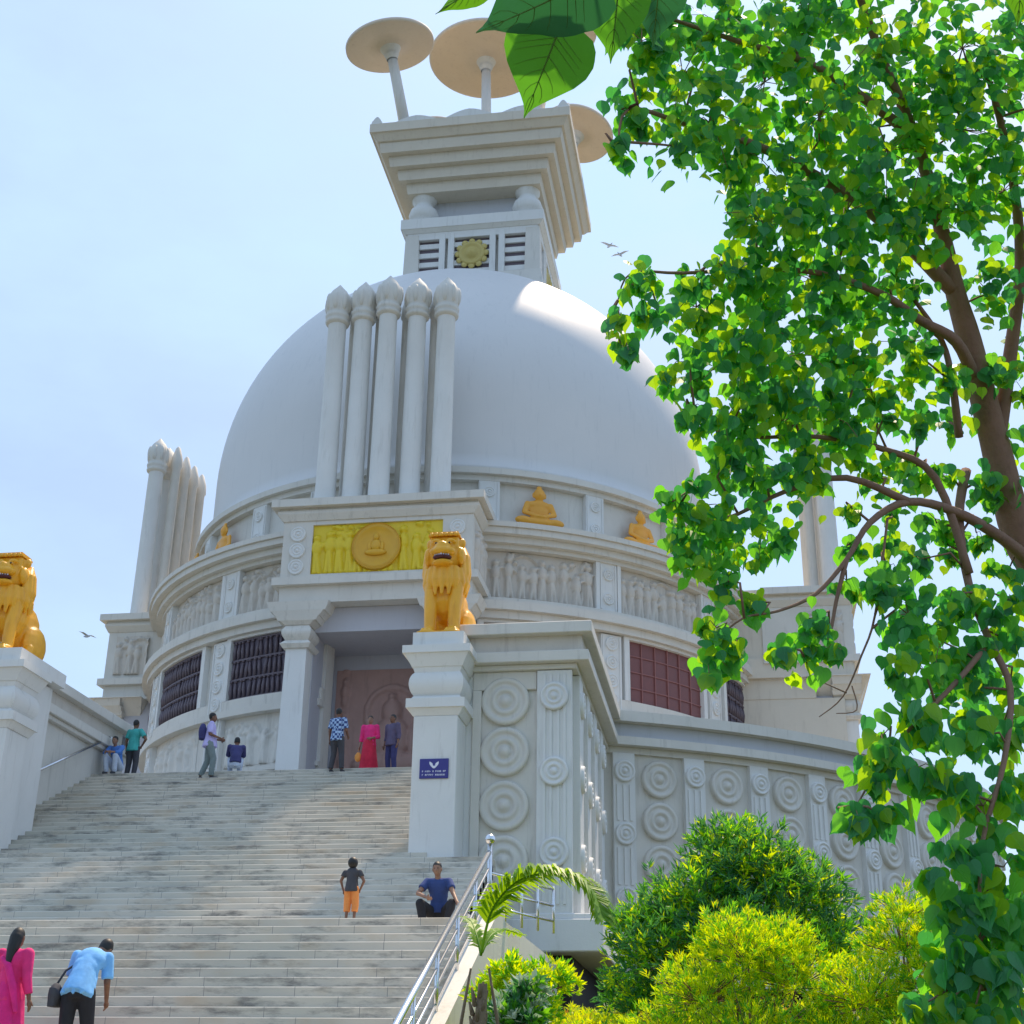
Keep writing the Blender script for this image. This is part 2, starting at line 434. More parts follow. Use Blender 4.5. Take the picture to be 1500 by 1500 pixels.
# upper drum
d = MB()
d.ring(9.8, 10.35, 19.6, 21.98); d.ring(9.8, 10.62, 19.6, 20.1); d.ring(9.8, 10.60, 21.78, 21.98)
d.ring(9.6, 10.78, 21.98, 22.2)
drum3 = d.build('upper_drum', 'white_stone', stupa)
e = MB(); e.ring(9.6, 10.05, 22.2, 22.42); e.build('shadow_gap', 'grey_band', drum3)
for a in [16.7, 38, 59, -16.7, -32, -54, 120, 141, 162, 198, 220, 242]: pilaster(10.4, a, 20.1, 21.78, 2.0, 0, drum3)
# dome
prof = [(10.12,22.36),(10.34,22.36),(10.34,22.50),(10.22,22.62)]
for i in range(3): prof.append((10.2, 23+ i*.7))
for i in range(33):
    t = radians(90*i/33); prof.append((10.2*cos(t), 25.1+10.2*sin(t)))
prof.append((.001, 35.3))
d = MB(); d.revolve(prof, n=160)
d.build('dome', 'dome_paint', stupa)

# harmika (square railing box on the dome); its centre sits a little east of the dome's
HX = .72
d = MB()
d.frustum(HX, 0, 33.2, 35.0, 3.35, 3.35, 3.05, 3.05); d.frustum(HX, 0, 35.0, 37.25, 2.72, 2.72, 2.62, 2.62)
for sx in (-1,1):
    for sy in (-1,1): d.frustum(HX+sx*2.68, sy*2.68, 35.0, 37.2, .34, .34, .30, .30)
har = d.build('harmika', 'white_stone', stupa)
for t in range(4):
    h = MB()
    def hb(x0, x1, y0, y1, z0, z1):
        h.box(x0, x1, -y1, -y0, z0, z1)
    for x in (-1.32, -.92, .92, 1.32): hb(x-.13, x+.13, 2.6, 3.0, 34.98, 37.2)
    hb(-2.9, 2.9, 2.6, 2.97, 36.95, 37.3)
    for z in (35.25, 35.72, 36.19, 36.66):
        for x0, x1 in ((-2.36,-1.45),(-.79,.79),(1.45,2.36)): hb(x0, x1, 2.62, 2.86, z-.12, z+.12)
    o = h.build('railing_lattice', 'white_paint', har, loc=(HX,0,0), rz=t*pi/2)
    g = MB()
    for x0, x1 in ((-2.36,-1.45),(-.79,.79),(1.45,2.36)): g.box(x0, x1, -2.76, -2.6, 35.0, 36.95)
    g.build('dark_opening', 'lattice_brown', har, loc=(HX,0,0), rz=t*pi/2)
    g = MB(); g.disc_profile([(.58,-.1),(.58,.08),(.46,.14),(.40,.08),(.26,.08),(.22,.2),(.001,.26)], (0,-2.9,36.1), (0,-1,0), 32)
    for q in range(12):
        a = 2*pi*q/12; g.ball((.62*cos(a), -2.92, 36.1+.62*sin(a)), (.15,.07,.15), 8, 6)
    g.build('sun_medallion', 'dull_gold', har, loc=(HX,0,0), rz=t*pi/2)
d = MB()
d.frustum(HX,0,37.3,37.45,3.0,3.0,3.15,3.15); d.box(HX-3.18,HX+3.18,-3.18,3.18,37.45,37.95)
har_slab = d.build('harmika_slab', 'white_paint', stupa)
d = MB()
d.box(HX-2.1,HX+2.1,-2.1,2.1,37.95,39.7)
core = d.build('cap_core', 'grey_band', stupa)
for sx in (-1,1):
    for sy in (-1,1):
        d = MB(); cx, cy = HX+sx*2.35, sy*2.35
        d.revolve([(.001,37.95),(.42,37.95),(.45,38.05),(.40,38.15),(.62,38.35),(.68,38.6),(.60,38.85),(.42,39.0),(.40,39.2),(.55,39.35),(.58,39.7)], n=24, cx=cx, cy=cy)
        d.build('baluster_column', 'white_paint', stupa)
d = MB()
zz = 39.45
for a in (3.05, 3.4, 3.75, 4.1):
    d.frustum(HX,0,zz,zz+.34,a-.06,a-.06,a,a); d.box(HX-a,HX+a,-a,a,zz+.341,zz+.52); zz += .522
d.frustum(HX,0,zz,41.85,4.2,4.2,4.42,4.42); d.box(HX-4.5,HX+4.5,-4.5,4.5,41.85,42.3)
cap = d.build('inverted_cap', 'bounce_tinted_stone', stupa)
# carved petals standing along the rim of the cap
for t in range(4):
    g = MB()
    for q, (x, w, hh) in enumerate(((-4.2,.28,.42),(-2.4,1.0,.32),(0,1.1,.42),(2.4,1.0,.32),(4.2,.28,.42))):
        n = 10; vs = []
        for dy in (0,.35):
            for i in range(n+1):
                u = -1+2*i/n; vs.append((x+u*w, -4.45+dy, 42.3)); vs.append((x+u*w, -4.45+dy, 42.3+max(.01,hh*(1-abs(u)**1.6))))
        fs = []
        k = 2*(n+1)
        for i in range(n):
            fs.append((2*i,2*i+2,2*i+3,2*i+1)); fs.append((k+2*i,k+2*i+1,k+2*i+3,k+2*i+2)); fs.append((2*i+1,2*i+3,k+2*i+3,k+2*i+1))
        g.add(vs, fs)
    g.build('rim_petals', 'white_paint', cap, loc=(HX,0,0), rz=t*pi/2)
# umbrellas
def umbrella(base, top, R, tilt_axis, boss):
    p = MB(); p.tube([base, top], [.26,.22], 14)
    o = p.build('umbrella_pole', 'white_paint', stupa)
    c = Vector(top); ax = Vector(tilt_axis).normalized()
    dsk = MB()
    dsk.disc_profile([(.001,-.12),(.55,-.12),(.60,-.02),(R*.55,.0),(R*.96,-.05),(R,-.02),(R,.12),(R*.9,.22),(R*.4,.42),(.001,.55)], c, ax, 56)
    dsk.build('umbrella_canopy', 'bounce_tinted_canopy', o)
    q = MB(); q.disc_profile([(.25,-.7),(.30,-.5),(.34,-.45),(.30,-.4),(.38,-.3),(.48,-.12)], c, ax, 20); q.build('canopy_collar', 'white_paint', o)
    if boss:
        b = MB(); b.revolve([(1.0,42.3),(1.0,42.9),(.85,43.6),(.95,44.2),(1.0,44.4),(.75,44.8),(.35,45.3),(.3,45.4)], n=28, cx=HX, cy=0)
        b.build('central_plinth', 'orange_gold', o)
umbrella((HX,0,42.3), (HX-.15,0,49.3), 2.8, (0,0,1), True)
for sx, sy in ((-1,-1),(1,-1),(1,1),(-1,1)):
    umbrella((HX+sx*3.0, sy*3.9, 42.3), (HX+sx*3.72, sy*4.75, 46.4 if sy < 0 else 48.1), 2.03 if sy < 0 else 1.95, (sx*.16, sy*.17, 1), False)

# portico: built in its own frame, front towards -Y, then turned round the axis
def P(mb, u0, u1, v0, v1, z0, z1, mi=0): mb.box(u0, u1, -v1, -v0, z0, z1, mi)
d = MB()
P(d,-3.12,3.12,10.0,13.2,17.25,19.2)
P(d,-3.12,-2.14,13.2,13.30,17.25,19.2); P(d,2.14,3.12,13.2,13.30,17.25,19.2)
P(d,-2.14,2.14,13.2,13.30,17.25,17.36); P(d,-2.14,2.14,13.2,13.30,19.06,19.2)
d.frustum(0,-11.65,19.2,19.42,3.15,1.70,3.32,1.80); P(d,-3.32,3.32,10.0,13.45,19.42,19.52)
P(d,-3.28,3.28,10.0,13.38,19.52,19.62); P(d,-3.5,3.5,10.0,13.62,19.62,19.88)
P(d,-3.12,3.12,10.0,13.25,16.42,16.98); P(d,-3.34,3.34,10.0,13.46,16.98,17.24)
portico = d.build('portico', 'white_stone', stupa)
d = MB()
for s in (-1,1):
    d.box(min(s*2.06,s*2.72), max(s*2.06,s*2.72), -12.6, -9.9, 9.9, 16.42)
P(d,-2.06,2.06,9.7,10.15,9.9,16.42)
P(d,-2.05,2.05,10.15,12.7,15.6,16.41)
d.build('inner_walls', 'haze_lifted_interior', portico)
for s in (-1,1):
    c = MB(); x = s*2.42
    c.frustum(x,-12.9,9.9,10.3,.46,.46,.42,.42); c.frustum(x,-12.9,10.3,14.92,.375,.36,.335,.34)
    c.build('column_shaft', 'white_paint', portico)
    c = MB()
    c.frustum(x,-12.9,14.92,15.05,.42,.42,.50,.50); c.frustum(x,-12.9,15.05,15.18,.50,.50,.38,.38)
    for i in range(8):
        z0 = 15.18+.5*i/8; z1 = 15.18+.5*(i+1)/8
        f = lambda z: .36+.12*sin(pi*(z-15.18)/.5)
        c.frustum(x,-12.9,z0,z1,f(z0),f(z0),f(z1),f(z1))
    c.frustum(x,-12.9,15.68,15.80,.40,.40,.55,.50)
    c.frustum(x,-12.9,15.80,15.95,.62,.50,.70,.54); c.frustum(x,-12.9,15.95,16.12,.72,.50,.86,.55); c.frustum(x,-12.9,16.12,16.42,.90,.50,1.02,.55)
    c.build('column_capital', 'white_stone', portico)
    m_ = MB()
    for z in (18.75, 18.18, 17.62): medal(m_, (s*2.62,-13.3,z), (0,-1,0), .26, .06, 0, 20)
    m_.build('pilaster_medallions', 'white_paint', portico)
# frieze panel with carved figures and a central roundel
g = MB(); rs = random.Random(11); H = figures_height(4.28, 1.7, rs, .36, True)
def fr_h(u, z):
    dd = hypot(u-2.14, z-.85); 
    if dd < .82: return .05
    return H(u, z)*1.9
relief_grid(g, 120, 46, 4.28, 1.7, fr_h, lambda u, z, h: (u-2.14, -13.215-h, 17.36+z))
frieze = g.build('frieze_panel', 'gold_paint', portico)
g = MB(); g.disc_profile([(.80,0),(.80,.13),(.78,.17),(.78,.13),(.74,.13),(.70,.17),(.64,.11),(.30,.12),(.001,.12)], (0,-13.25,18.21), (0,-1,0), 48)
g.build('frieze_roundel', 'amber_gold', frieze)
g = MB()                                               # seated figure in the roundel
g.ball((0,-13.40,18.50),(.10,.07,.12)); g.ball((0,-13.40,18.22),(.17,.08,.20)); g.ball((0,-13.40,17.98),(.36,.08,.11)); g.ball((-.2,-13.39,18.18),(.07,.05,.18)); g.ball((.2,-13.39,18.18),(.07,.05,.18))
g.build('roundel_figure', 'amber_gold', frieze)
# large relief on the back wall
g = MB(); rs = random.Random(5); H2 = figures_height(3.9, 4.6, rs, .8, False)
def back_h(u, z):
    x = u-1.95; h = 0
    for (cx, cz, rx, rz, a) in ((0,3.25,.34,.42,.30),(0,3.72,.15,.16,.26),(0,2.35,.62,.75,.30),(0,1.55,1.15,.38,.34),(-.72,2.2,.18,.6,.26),(.72,2.2,.18,.6,.26),(-.9,1.5,.4,.25,.3),(.9,1.5,.4,.25,.3)):
        q = ((x-cx)/rx)**2+((z-cz)/rz)**2
        if q < 1: h = max(h, a*sqrt(1-q))
    ring = hypot(x/1.0, (z-3.2)/1.0)
    if .78 < ring < .95: h = max(h, .10)
    if z < 1.15: h = max(h, .14+.06*(abs(math.sin(u*6)) > .6))
    if abs(x) > 1.35:
        zz_ = z % 1.15
        for (cz, rx, rz) in ((.85,.10,.12),(.5,.15,.26),(.2,.12,.22)):
            q = ((abs(x)-1.62)/rx)**2+((zz_-cz)/rz)**2
            if q < 1: h = max(h, .13*sqrt(1-q))
    return h
relief_grid(g, 78, 92, 3.9, 4.7, back_h, lambda u, z, h: (u-1.95, -10.17-h, 10.4+z))
g.build('shrine_relief', 'haze_lifted_relief', portico)
# side reliefs of the frieze block
for s in (-1,1):
    g = MB(); rs = random.Random(20+s); H = figures_height(1.7, 1.6, rs, .4)
    relief_grid(g, 34, 34, 1.4, 1.6, H, (lambda u, z, h: (3.125+h*2.2, -12.95+u, 17.42+z)) if s > 0 else (lambda u, z, h: (-3.125-h*2.2, -12.95+u, 17.42+z)))
    if s < 0:
        g.f = [tuple(reversed(f)) for f in g.f]
    g.build('relief_panel', 'carved_stone', portico)
# five votive columns on the roof
def votive(x, v, dz, par):
    c = MB(); z0 = 19.88
    c.box(x-.36,x+.36,-v-.36,-v+.36,z0,z0+.12)
    prof = [(.35,z0+.12),(.35,z0+.3),(.34,z0+.9),(.325,z0+4),(.31,26.8+dz),(.33,26.85+dz)]
    c.revolve(prof, n=24, cx=x, cy=-v)
    o = c.build('votive_column', 'white_paint', par)
    c = MB(); z = 26.8+dz
    prof = [(.31,z),(.40,z+.05),(.43,z+.13),(.38,z+.2),(.42,z+.26),(.44,z+.36),(.38,z+.44),(.40,z+.5),(.42,z+.62),(.45,z+.9),(.41,z+1.12),(.28,z+1.36),(.12,z+1.55),(.02,z+1.68)]
    c.revolve(prof, n=24, cx=x, cy=-v)
    for q in range(8):
        a = 2*pi*q/8; c.ball((x+.38*cos(a), -v+.38*sin(a), z+.85), (.12,.12,.36), 8, 6)
    c.build('lotus_bud', 'white_stone', o)
for x, v, dz in ((-2.0,12.75,0),(-1.07,12.75,.05),(-.13,12.95,.10),(.85,12.75,.05),(1.88,12.75,0)): votive(x, v, dz, portico)
for x in (-1.53,-.6,.36,1.37):
    c = MB(); c.revolve([(.20,19.88),(.20,27.2),(.26,27.3),(.24,27.7),(.1,28.2),(.01,28.3)], n=16, cx=x, cy=-12.1); c.build('slender_column', 'white_stone', portico)
por = [portico]
for k in (1,2,3):
    c = copy_tree(portico, stupa); c.rotation_euler.z = k*pi/2
    c.location = {1:(2.2,0,0), 2:(0,0,0), 3:(-.3,0,0)}[k]
    por.append(c)
# the east and west porticoes turn a closed carved flank towards the court: flared corbel under the body
for a in (pi/2, -pi/2, pi):
    d = MB(); 
    d.frustum(0,-12.6,15.75,16.4,2.6,.8,3.35,1.1); d.box(-3.5,3.5,-13.75,-11.5,16.40,16.43)
    cb = d.build('corbel', 'white_stone', stupa, rz=a)
    if a == pi/2: cb.location = (2.2,0,0)
    if a == -pi/2: cb.location = (-.3,0,0)
d = MB(); d.box(9.5,15.0,-3.02,3.02,9.92,15.7); d.box(9.5,14.0,-3.05,3.05,15.7,19.3); d.box(9.5,15.7,-3.30,3.30,19.45,19.86); d.box(9.5,15.4,-3.25,3.25,16.45,17.2); d.box(9.5,15.1,-3.12,3.12,12.9,13.15)
d.build('side_block', 'bounce_tinted_stone', stupa)

# ================================================================== terrace
TC = Vector((0, 55.6, 0))
ter = empty('terrace_wall', TC)
tag(ter, 'curved white terrace wall around the stupa with carved round medallions between pilasters', 'wall')
d = MB()
d.revolve([(.001,9.9),(20.0,9.9)], n=128, smooth=False)
d.build('terrace_floor', 'step_marble', ter)
def terr_arcs(): yield 16.0, 344.0
d = MB()
T0, T1 = 14.9, 342.2
d.ring(19.8, 20.2, 5.3, 11.3, T0, T1, 200)
d.ring(19.8, 20.55, 4.7, 5.5, T0, T1, 200)
d.ring(19.7, 20.32, 10.55, 10.72, T0, T1, 200); d.ring(19.7, 20.60, 10.725, 10.95, T0, T1, 200)
d.ring(19.6, 20.70, 11.34, 11.62, T0, T1, 200)
d.build('wall', 'white_stone', ter)
d = MB(); d.ring(19.75, 20.42, 10.955, 11.335, T0, T1, 200)
d.build('coping_band', 'grey_band', ter)
d = MB(); d.ring(17.2, 19.3, 1.0, 4.695, T0, T1, 160); d.build('foundation', 'painted_recess_shade', ter)
RW = 20.2
def terr_unit(a):
    t = radians(a); ax = (sin(t), -cos(t), 0)
    p = MB()
    p.ring(RW-.05, RW+.16, 5.5, 10.55, a-.85, a+.85, 3)
    for z in (10.05, 8.40, 6.75): medal(p, cylp(RW+.16, a, z), ax, .29, .10, 0, 20)
    for q in (-.5,0,.5):
        for z0, z1 in ((8.75,9.7),(7.1,8.05),(5.6,6.4)): p.ring(RW+.16, RW+.20, z0, z1, a+q-.12, a+q+.12, 1)
    return p
ang = [23.2+5.75*i for i in range(14)] + [-25.5-5.75*i for i in range(9)]
for a in ang: terr_unit(a).build('pilaster', 'white_paint', ter)
mcen = [26.1+5.75*i for i in range(13)] + [-28.4-5.75*i for i in range(8)]
for a in mcen:
    t = radians(a); ax = (sin(t), -cos(t), 0)
    if 0 < a < 72:
        for z in (9.92, 8.80, 7.68, 6.56):
            p = MB(); medal(p, cylp(RW, a, z), ax, .50, .14, 0, 32); p.build('medallion', 'white_stone', ter)
    else:
        p = MB()
        for z in (9.92, 8.80, 7.68, 6.56): medal(p, cylp(RW, a, z), ax, .50, .14, 0, 20)
        p.build('medallion_row', 'white_stone', ter)

# ================================================================== entrance piers
def pier(loc, mir, label):
    root = empty('entrance_pier', loc); tag(root, label, 'pier', 'piers flanking the steps')
    def B(mb, x0, x1, y0, y1, z0, z1, mi=0):
        if mir: x0, x1 = -x1, -x0
        mb.box(x0, x1, y0, y1, z0, z1, mi)
    def FR(mb, cx, cy, z0, z1, a0, b0, a1, b1): mb.frustum(-cx if mir else cx, cy, z0, z1, a0, b0, a1, b1)
    sg = -1 if mir else 1
    yE = 37.0
    d = MB()
    B(d,5.3,7.45,29.5,yE,5.3,10.62); 
    B(d,5.3,6.72,29.42,29.5,10.2,10.62) ; B(d,5.3,5.5,29.40,29.5,5.4,10.2)
    merge_bevel(d.build('wall', 'white_stone', root), .015, 1)
    d = MB(); B(d,5.2,8.14,29.2,yE,4.66,5.3); B(d,5.25,7.95,29.3,yE,5.3,5.42)
    merge_bevel(d.build('plinth', 'white_paint', root), .02, 1)
    d = MB(); B(d,5.2,7.4,30.0,yE,.5,4.66); d.build('foundation', 'painted_recess_shade', root)
    d = MB(); B(d,5.15,7.62,29.3,yE,10.62,10.74); B(d,5.05,7.9,29.1,yE,10.74,10.98)
    B(d,4.98,7.98,29.02,yE,11.36,11.62)
    merge_bevel(d.build('cornice', 'white_stone', root), .015, 1)
    d = MB(); B(d,5.2,7.74,29.25,yE,10.98,11.36)
    k = d.build('cornice_band', 'grey_band' if False else 'carved_stone', root)
    # front pilaster and those along the flank
    d = MB(); B(d,6.74,7.5,29.36,29.5,5.42,10.6)
    for x in (6.9,7.04,7.2,7.34): B(d,x-.03,x+.03,29.33,29.36,5.6,10.5)
    for z in (10.0,8.35,6.65): medal(d, (sg*7.12,29.33,z), (0,-1,0), .31, .08, 0, 24)
    d.build('pilaster', 'white_paint', root)
    for i in range(4):
        y = 30.2+i*1.6
        d = MB(); B(d,7.45,7.62,y-.35,y+.35,5.42,10.6)
        for z in (10.0,8.35,6.65): medal(d, (sg*7.62,y,z), (sg,0,0), .30, .08, 0, 20)
        d.build('pilaster', 'white_paint', root)
        if i < 3:
            d = MB()
            for z in (9.95,8.83,7.66,6.5): medal(d, (sg*7.45,y+.8,z), (sg,0,0), .42, .1, 0, 24)
            d.build('medallion_row', 'white_stone', root)
    for z in (9.95,8.83,7.66,6.5):
        d = MB(); medal(d, (sg*6.03,29.5,z), (0,-1,0), .535, .12, 0, 44); d.build('medallion', 'white_stone', root)
    # pillar that carries the lion
    cx, cy = 4.68, 29.0
    d = MB(); B(d,4.2,5.16,28.5,29.46,4.4,9.42)
    B(d,4.34,5.3,29.46,30.6,4.4,10.9); 
    merge_bevel(d.build('pillar_shaft', 'white_paint', root), .02, 2)
    d = MB()
    FR(d,cx,cy,9.42,9.58,.50,.50,.60,.58); FR(d,cx,cy,9.58,9.78,.64,.62,.64,.62); FR(d,cx,cy,9.78,9.86,.56,.55,.50,.50)
    for i in range(10):
        z0 = 9.86+.52*i/10; z1 = 9.86+.52*(i+1)/10; f = lambda z: .50+.10*sin(pi*(z-9.86)/.52)**.7 if 9.86 < z < 10.379 else .50
        FR(d,cx,cy,z0,z1,f(z0),f(z0),f(z1),f(z1))
    FR(d,cx,cy,10.38,10.50,.50,.50,.54,.53); FR(d,cx,cy,10.50,10.78,.56,.55,.70,.66); FR(d,cx,cy,10.78,10.95,.75,.70,.75,.70)
    B(d,4.12,5.25,28.45,30.75,10.952,11.28)
    d.build('pillar_capital', 'white_paint', root)
    return root
pR = pier((0,0,0), False, 'white pier right of the steps, blue sign on its pillar, lion on top')
pL = pier((-.9,0,0), True, 'white pier at the left edge of the steps with a handrail on its inner wall')
h = MB(); h.tube([(-5.1,31.5,9.05),(-5.1,35.6,11.0)], .035, 8); h.tube([(-5.1,35.6,11.0),(-5.1,35.9,11.0)], .035, 8)
for y in (31.8,33.2,34.6): h.tube([(-5.1,y,9.05+(y-31.5)*.476),(-5.3,y,8.95+(y-31.5)*.476)], .02, 6)
h.build('handrail', 'steel', pL)

# ================================================================== stairway
st = empty('stone_stairway', (0,13.4,0))
tag(st, 'wide worn marble stairway of low steps climbing in two flights to the entrance', 'stairs')
NL, RL = 29, 4.4/29; TL = 8.8/29
for i in range(NL):
    s = MB(); y0 = 13.4+i*TL
    s.box(-9.5,6.92,y0-.02-13.4,(22.9 if i == NL-1 else y0+TL+.25)-13.4, i*RL+.001, (i+1)*RL)
    o = s.build('step', 'step_marble', st); merge_bevel(o, .012, 1)
s = MB(); s.box(-9.5,6.92,22.9-13.4,24.6-13.4,3.6,4.397); s.build('landing', 'step_marble', st)
NU = 36; RU = 5.5/NU; TU = 11.0/NU
for i in range(NU):
    s = MB(); y0 = 24.5+i*TU
    x0, x1 = (-6.9, 6.0) if y0 < 28.4 else ((-5.02,4.22) if y0 < 29.5 else (-6.21,5.31))
    if y0 >= 28.4 and y0 < 29.5: x0, x1 = -5.3, 4.6
    s.box(x0,x1,y0-.02-13.4,y0+TU+.25-13.4, 4.4+i*RU+.001-(.3 if i else 0), 4.4+(i+1)*RU)
    o = s.build('step', 'step_marble', st); merge_bevel(o, .012, 1)
s = MB(); s.box(-6.2,5.3,35.4-13.4,38.5-13.4,9.5,9.915); s.build('top_landing', 'step_marble', st)
# side wall of the lower flight
s = MB()
s.add([(6.93,-.4,-.5),(6.93,9.3,-.5),(6.93,9.3,4.55),(6.93,8.8,4.55),(6.93,-.4,.12),(7.18,-.4,-.5),(7.18,9.3,-.5),(7.18,9.3,4.55),(7.18,8.8,4.55),(7.18,-.4,.12)],
      [(0,1,2,3,4),(9,8,7,6,5),(0,5,6,1),(1,6,7,2),(2,7,8,3),(3,8,9,4),(4,9,5,0)])
s.box(6.03,7.18,9.3,16.0,-.5,4.45); 
s.build('side_wall', 'white_stone', st)
s = MB(); s.box(6.0,6.25,24.5-13.4,29.4-13.4,4.3,4.8); s.build('side_kerb', 'white_stone', st)

# railing: round steel tubes
rl = empty('steel_railing', (6.98,16,1.3))
tag(rl, 'sloping stainless steel railing with three lower rails along the right edge of the steps', 'railing')
def rz_(y): return (y-13.4)*.5
def rp(y, h): return (0, y-16, rz_(y)+h-1.3)
m_ = MB(); m_.tube([rp(12.6,1.0), rp(22.3,1.0)], .045, 10); m_.build('handrail', 'steel', rl)
for h_ in (.30,.52,.74):
    m_ = MB(); m_.tube([rp(12.6,h_), rp(22.3,h_)], .022, 8); m_.build('lower_rail', 'steel', rl)
for y in (13.4,14.7,16.0,17.3,18.6,19.9,21.2):
    m_ = MB(); m_.tube([rp(y,.05), rp(y,.97)], .030, 8); m_.disc_profile([(.06,0),(.06,.02),(.03,.05)], rp(y,.05), (0,0,1), 12); m_.build('post', 'steel', rl)
m_ = MB(); m_.tube([rp(22.4,.0), rp(22.4,1.12)], .042, 10); m_.ball(Vector(rp(22.4,1.18)), .085, 12, 8); m_.build('end_post', 'steel', rl)
r2 = empty('corner_railing', (7.1,22.6,4.45))
tag(r2, 'short dark steel railing turning away from the top of the sloping railing', 'railing')
for h_ in (.2,.45,.72):
    m_ = MB(); m_.tube([(-.15,-.1,h_),(.7,1.4,h_-.05)], .022, 8); m_.build('rail', 'steel', r2)
for k in range(5):
    t = k/4; m_ = MB(); m_.tube([(-.15+.85*t,-.1+1.5*t,-.05),(-.15+.85*t,-.1+1.5*t,.72)], .022, 8); m_.build('post', 'steel', r2)

# sign on the pillar
sg = MB(); sg.box(-.31,.31,-.02,.008,-.21,.21)
sign = sg.build('pillar_sign', 'sign_blue', None, loc=(4.69,28.485,8.27)); merge_bevel(sign, .008, 1)
tag(sign, 'small dark blue plate with white emblem on the pillar under the right lion', 'sign')
e = MB()
for s_ in (-1,1):
    n = 8; vs = []
    for i in range(n+1):
        t = i/n; vs.append((s_*(.015+.085*sin(pi*t*.62)), -.024, .0+.15*t)); vs.append((s_*(.005+.03*t), -.024, .0+.11*t))
    e.add(vs+[(x, y+.004, z) for x, y, z in vs], [(2*i,2*i+1,2*i+3,2*i+2) for i in range(n)])
e.ball((0,-.024,.03), (.04,.004,.03), 12, 6)
e.build('emblem', 'sign_white', sign)
e = MB(); rs = random.Random(9)
for z, hh in ((-.06,.035),(-.135,.035)):
    x = -.25
    while x < .24:
        w = rs.uniform(.016,.03)
        e.box(x, x+.008, -.026, -.0205, z-hh/2, z+hh/2)
        if rs.random() < .7: e.box(x, x+w, -.0255, -.0205, z+hh/2-.008, z+hh/2)
        if rs.random() < .5: e.box(x+.01, x+w, -.025, -.0205, z-.004, z+.004)
        if rs.random() < .5: e.box(x+w-.007, x+w, -.0265, -.0205, z-hh/2, z+hh/2)
        x += w+.012+(.03 if rs.random() < .18 else 0)
e.build('lettering', 'sign_white', sign)

# ================================================================== lions
def lion(loc, label):
    b = MB()
    b.ball((0,.42,1.15),(.43,.46,.72)); b.ball((0,.95,.85),(.42,.62,.72)); b.ball((0,.65,1.4),(.38,.42,.5))
    b.ball((0,.22,1.98),(.40,.40,.46)); b.box(-.33,.33,-.05,.45,2.12,2.40)
    b.ball((0,-.13,2.06),(.21,.24,.17)); b.ball((0,-.20,1.97),(.27,.20,.12)); b.ball((0,-.27,2.13),(.09,.10,.07))
    b.ball((0,-.12,1.72),(.25,.21,.085)); b.ball((0,.02,1.85),(.25,.17,.18))
    for s in (-1,1):
        b.ball((s*.17,-.20,1.97),(.13,.12,.09)); b.ball((s*.16,-.10,2.26),(.12,.10,.06)); b.ball((s*.37,.2,2.30),(.09,.08,.13))
        b.ball((s*.38,.10,1.95),(.10,.18,.22))
        b.cap((s*.27,.16,1.30),.19,(s*.27,.04,.70),.155); b.cap((s*.27,.04,.70),.155,(s*.27,.03,.16),.135)
        b.ball((s*.27,-.08,.10),(.165,.24,.11))
        for q in (-1,0,1): b.ball((s*.27+q*.09,-.27,.08),(.055,.09,.075))
        b.ball((s*.36,1.05,.50),(.23,.50,.48)); b.cap((s*.44,.72,.30),.15,(s*.46,.60,.12),.10)
        b.ball((s*.46,.55,.09),(.12,.26,.09))
    b.cap((0,1.55,.25),.08,(.34,1.68,.14),.07); b.cap((.34,1.68,.14),.07,(.56,1.25,.10),.08)
    b.box(-.50,.50,-.38,1.72,-.0,.05)
    o = blob('lion_statue', b, 'lion_paint', .028, 2, loc=loc)
    tag(o, label, 'statue', 'golden lions on the piers')
    mn = MB(); rs = random.Random(4)
    for k in range(11):                                # locks of the mane hang in ridges over chest and flanks
        a = radians(-100+200*k/10); x = sin(a); y = -cos(a)
        p0 = (x*.40, .24+y*.30, 1.72-.02*abs(k-5)); p1 = (x*.46, .36+y*.48, 1.35); p2 = (x*.43, .38+y*.50, .98+.10*(abs(k-5) > 3))
        mn.tube([p0, p1, p2], [.085,.09,.035], 8)
    for k in range(15):
        a = radians(-125+250*k/14); x = sin(a); y = cos(a)
        mn.tube([(x*.36,.30+y*.05+.12,2.28), (x*.47,.34+y*.30,2.0), (x*.50,.36+y*.34,1.6), (x*.46,.38+y*.36,1.2)], [.05,.075,.08,.03], 8)
    blob('mane', mn, 'lion_paint', .024, 1, parent=o)
    e = MB(); e.box(-.36,.36,-.10,.42,2.40,2.44); e.box(-.33,.33,-.08,.40,2.44,2.50)
    for q in range(6): e.ball((-.28+.112*q,-.10,2.43),(.045,.03,.05),8,6)
    e.build('crown_plate', 'lion_paint', o)
    e = MB(); e.ball((0,-.20,1.825),(.22,.16,.055)); e.build('open_mouth', 'mouth_dark', o)
    e = MB()
    for s in (-1,1):
        e.ball((s*.15,-.17,2.18),(.065,.04,.04))
    e.build('eye', 'orange_gold', o)
    e = MB()
    for s in (-1,1): e.ball((s*.15,-.203,2.18),(.028,.015,.025), 8, 6)
    e.build('pupil', 'eye_dark', o)
    e = MB()
    for q in range(7): e.ball((-.15+.05*q,-.33+.05*abs(q-3)*.5,1.865),(.02,.02,.03), 6, 5)
    e.build('teeth', 'sign_white', o)
    return o
l1 = lion((4.66,28.87,11.28), 'golden seated lion on the right pier, above the blue sign')
l2 = copy_tree(l1); l2.location = (-5.92,28.87,11.28); l2['label'] = 'golden seated lion on the left pier, cut by the picture edge'

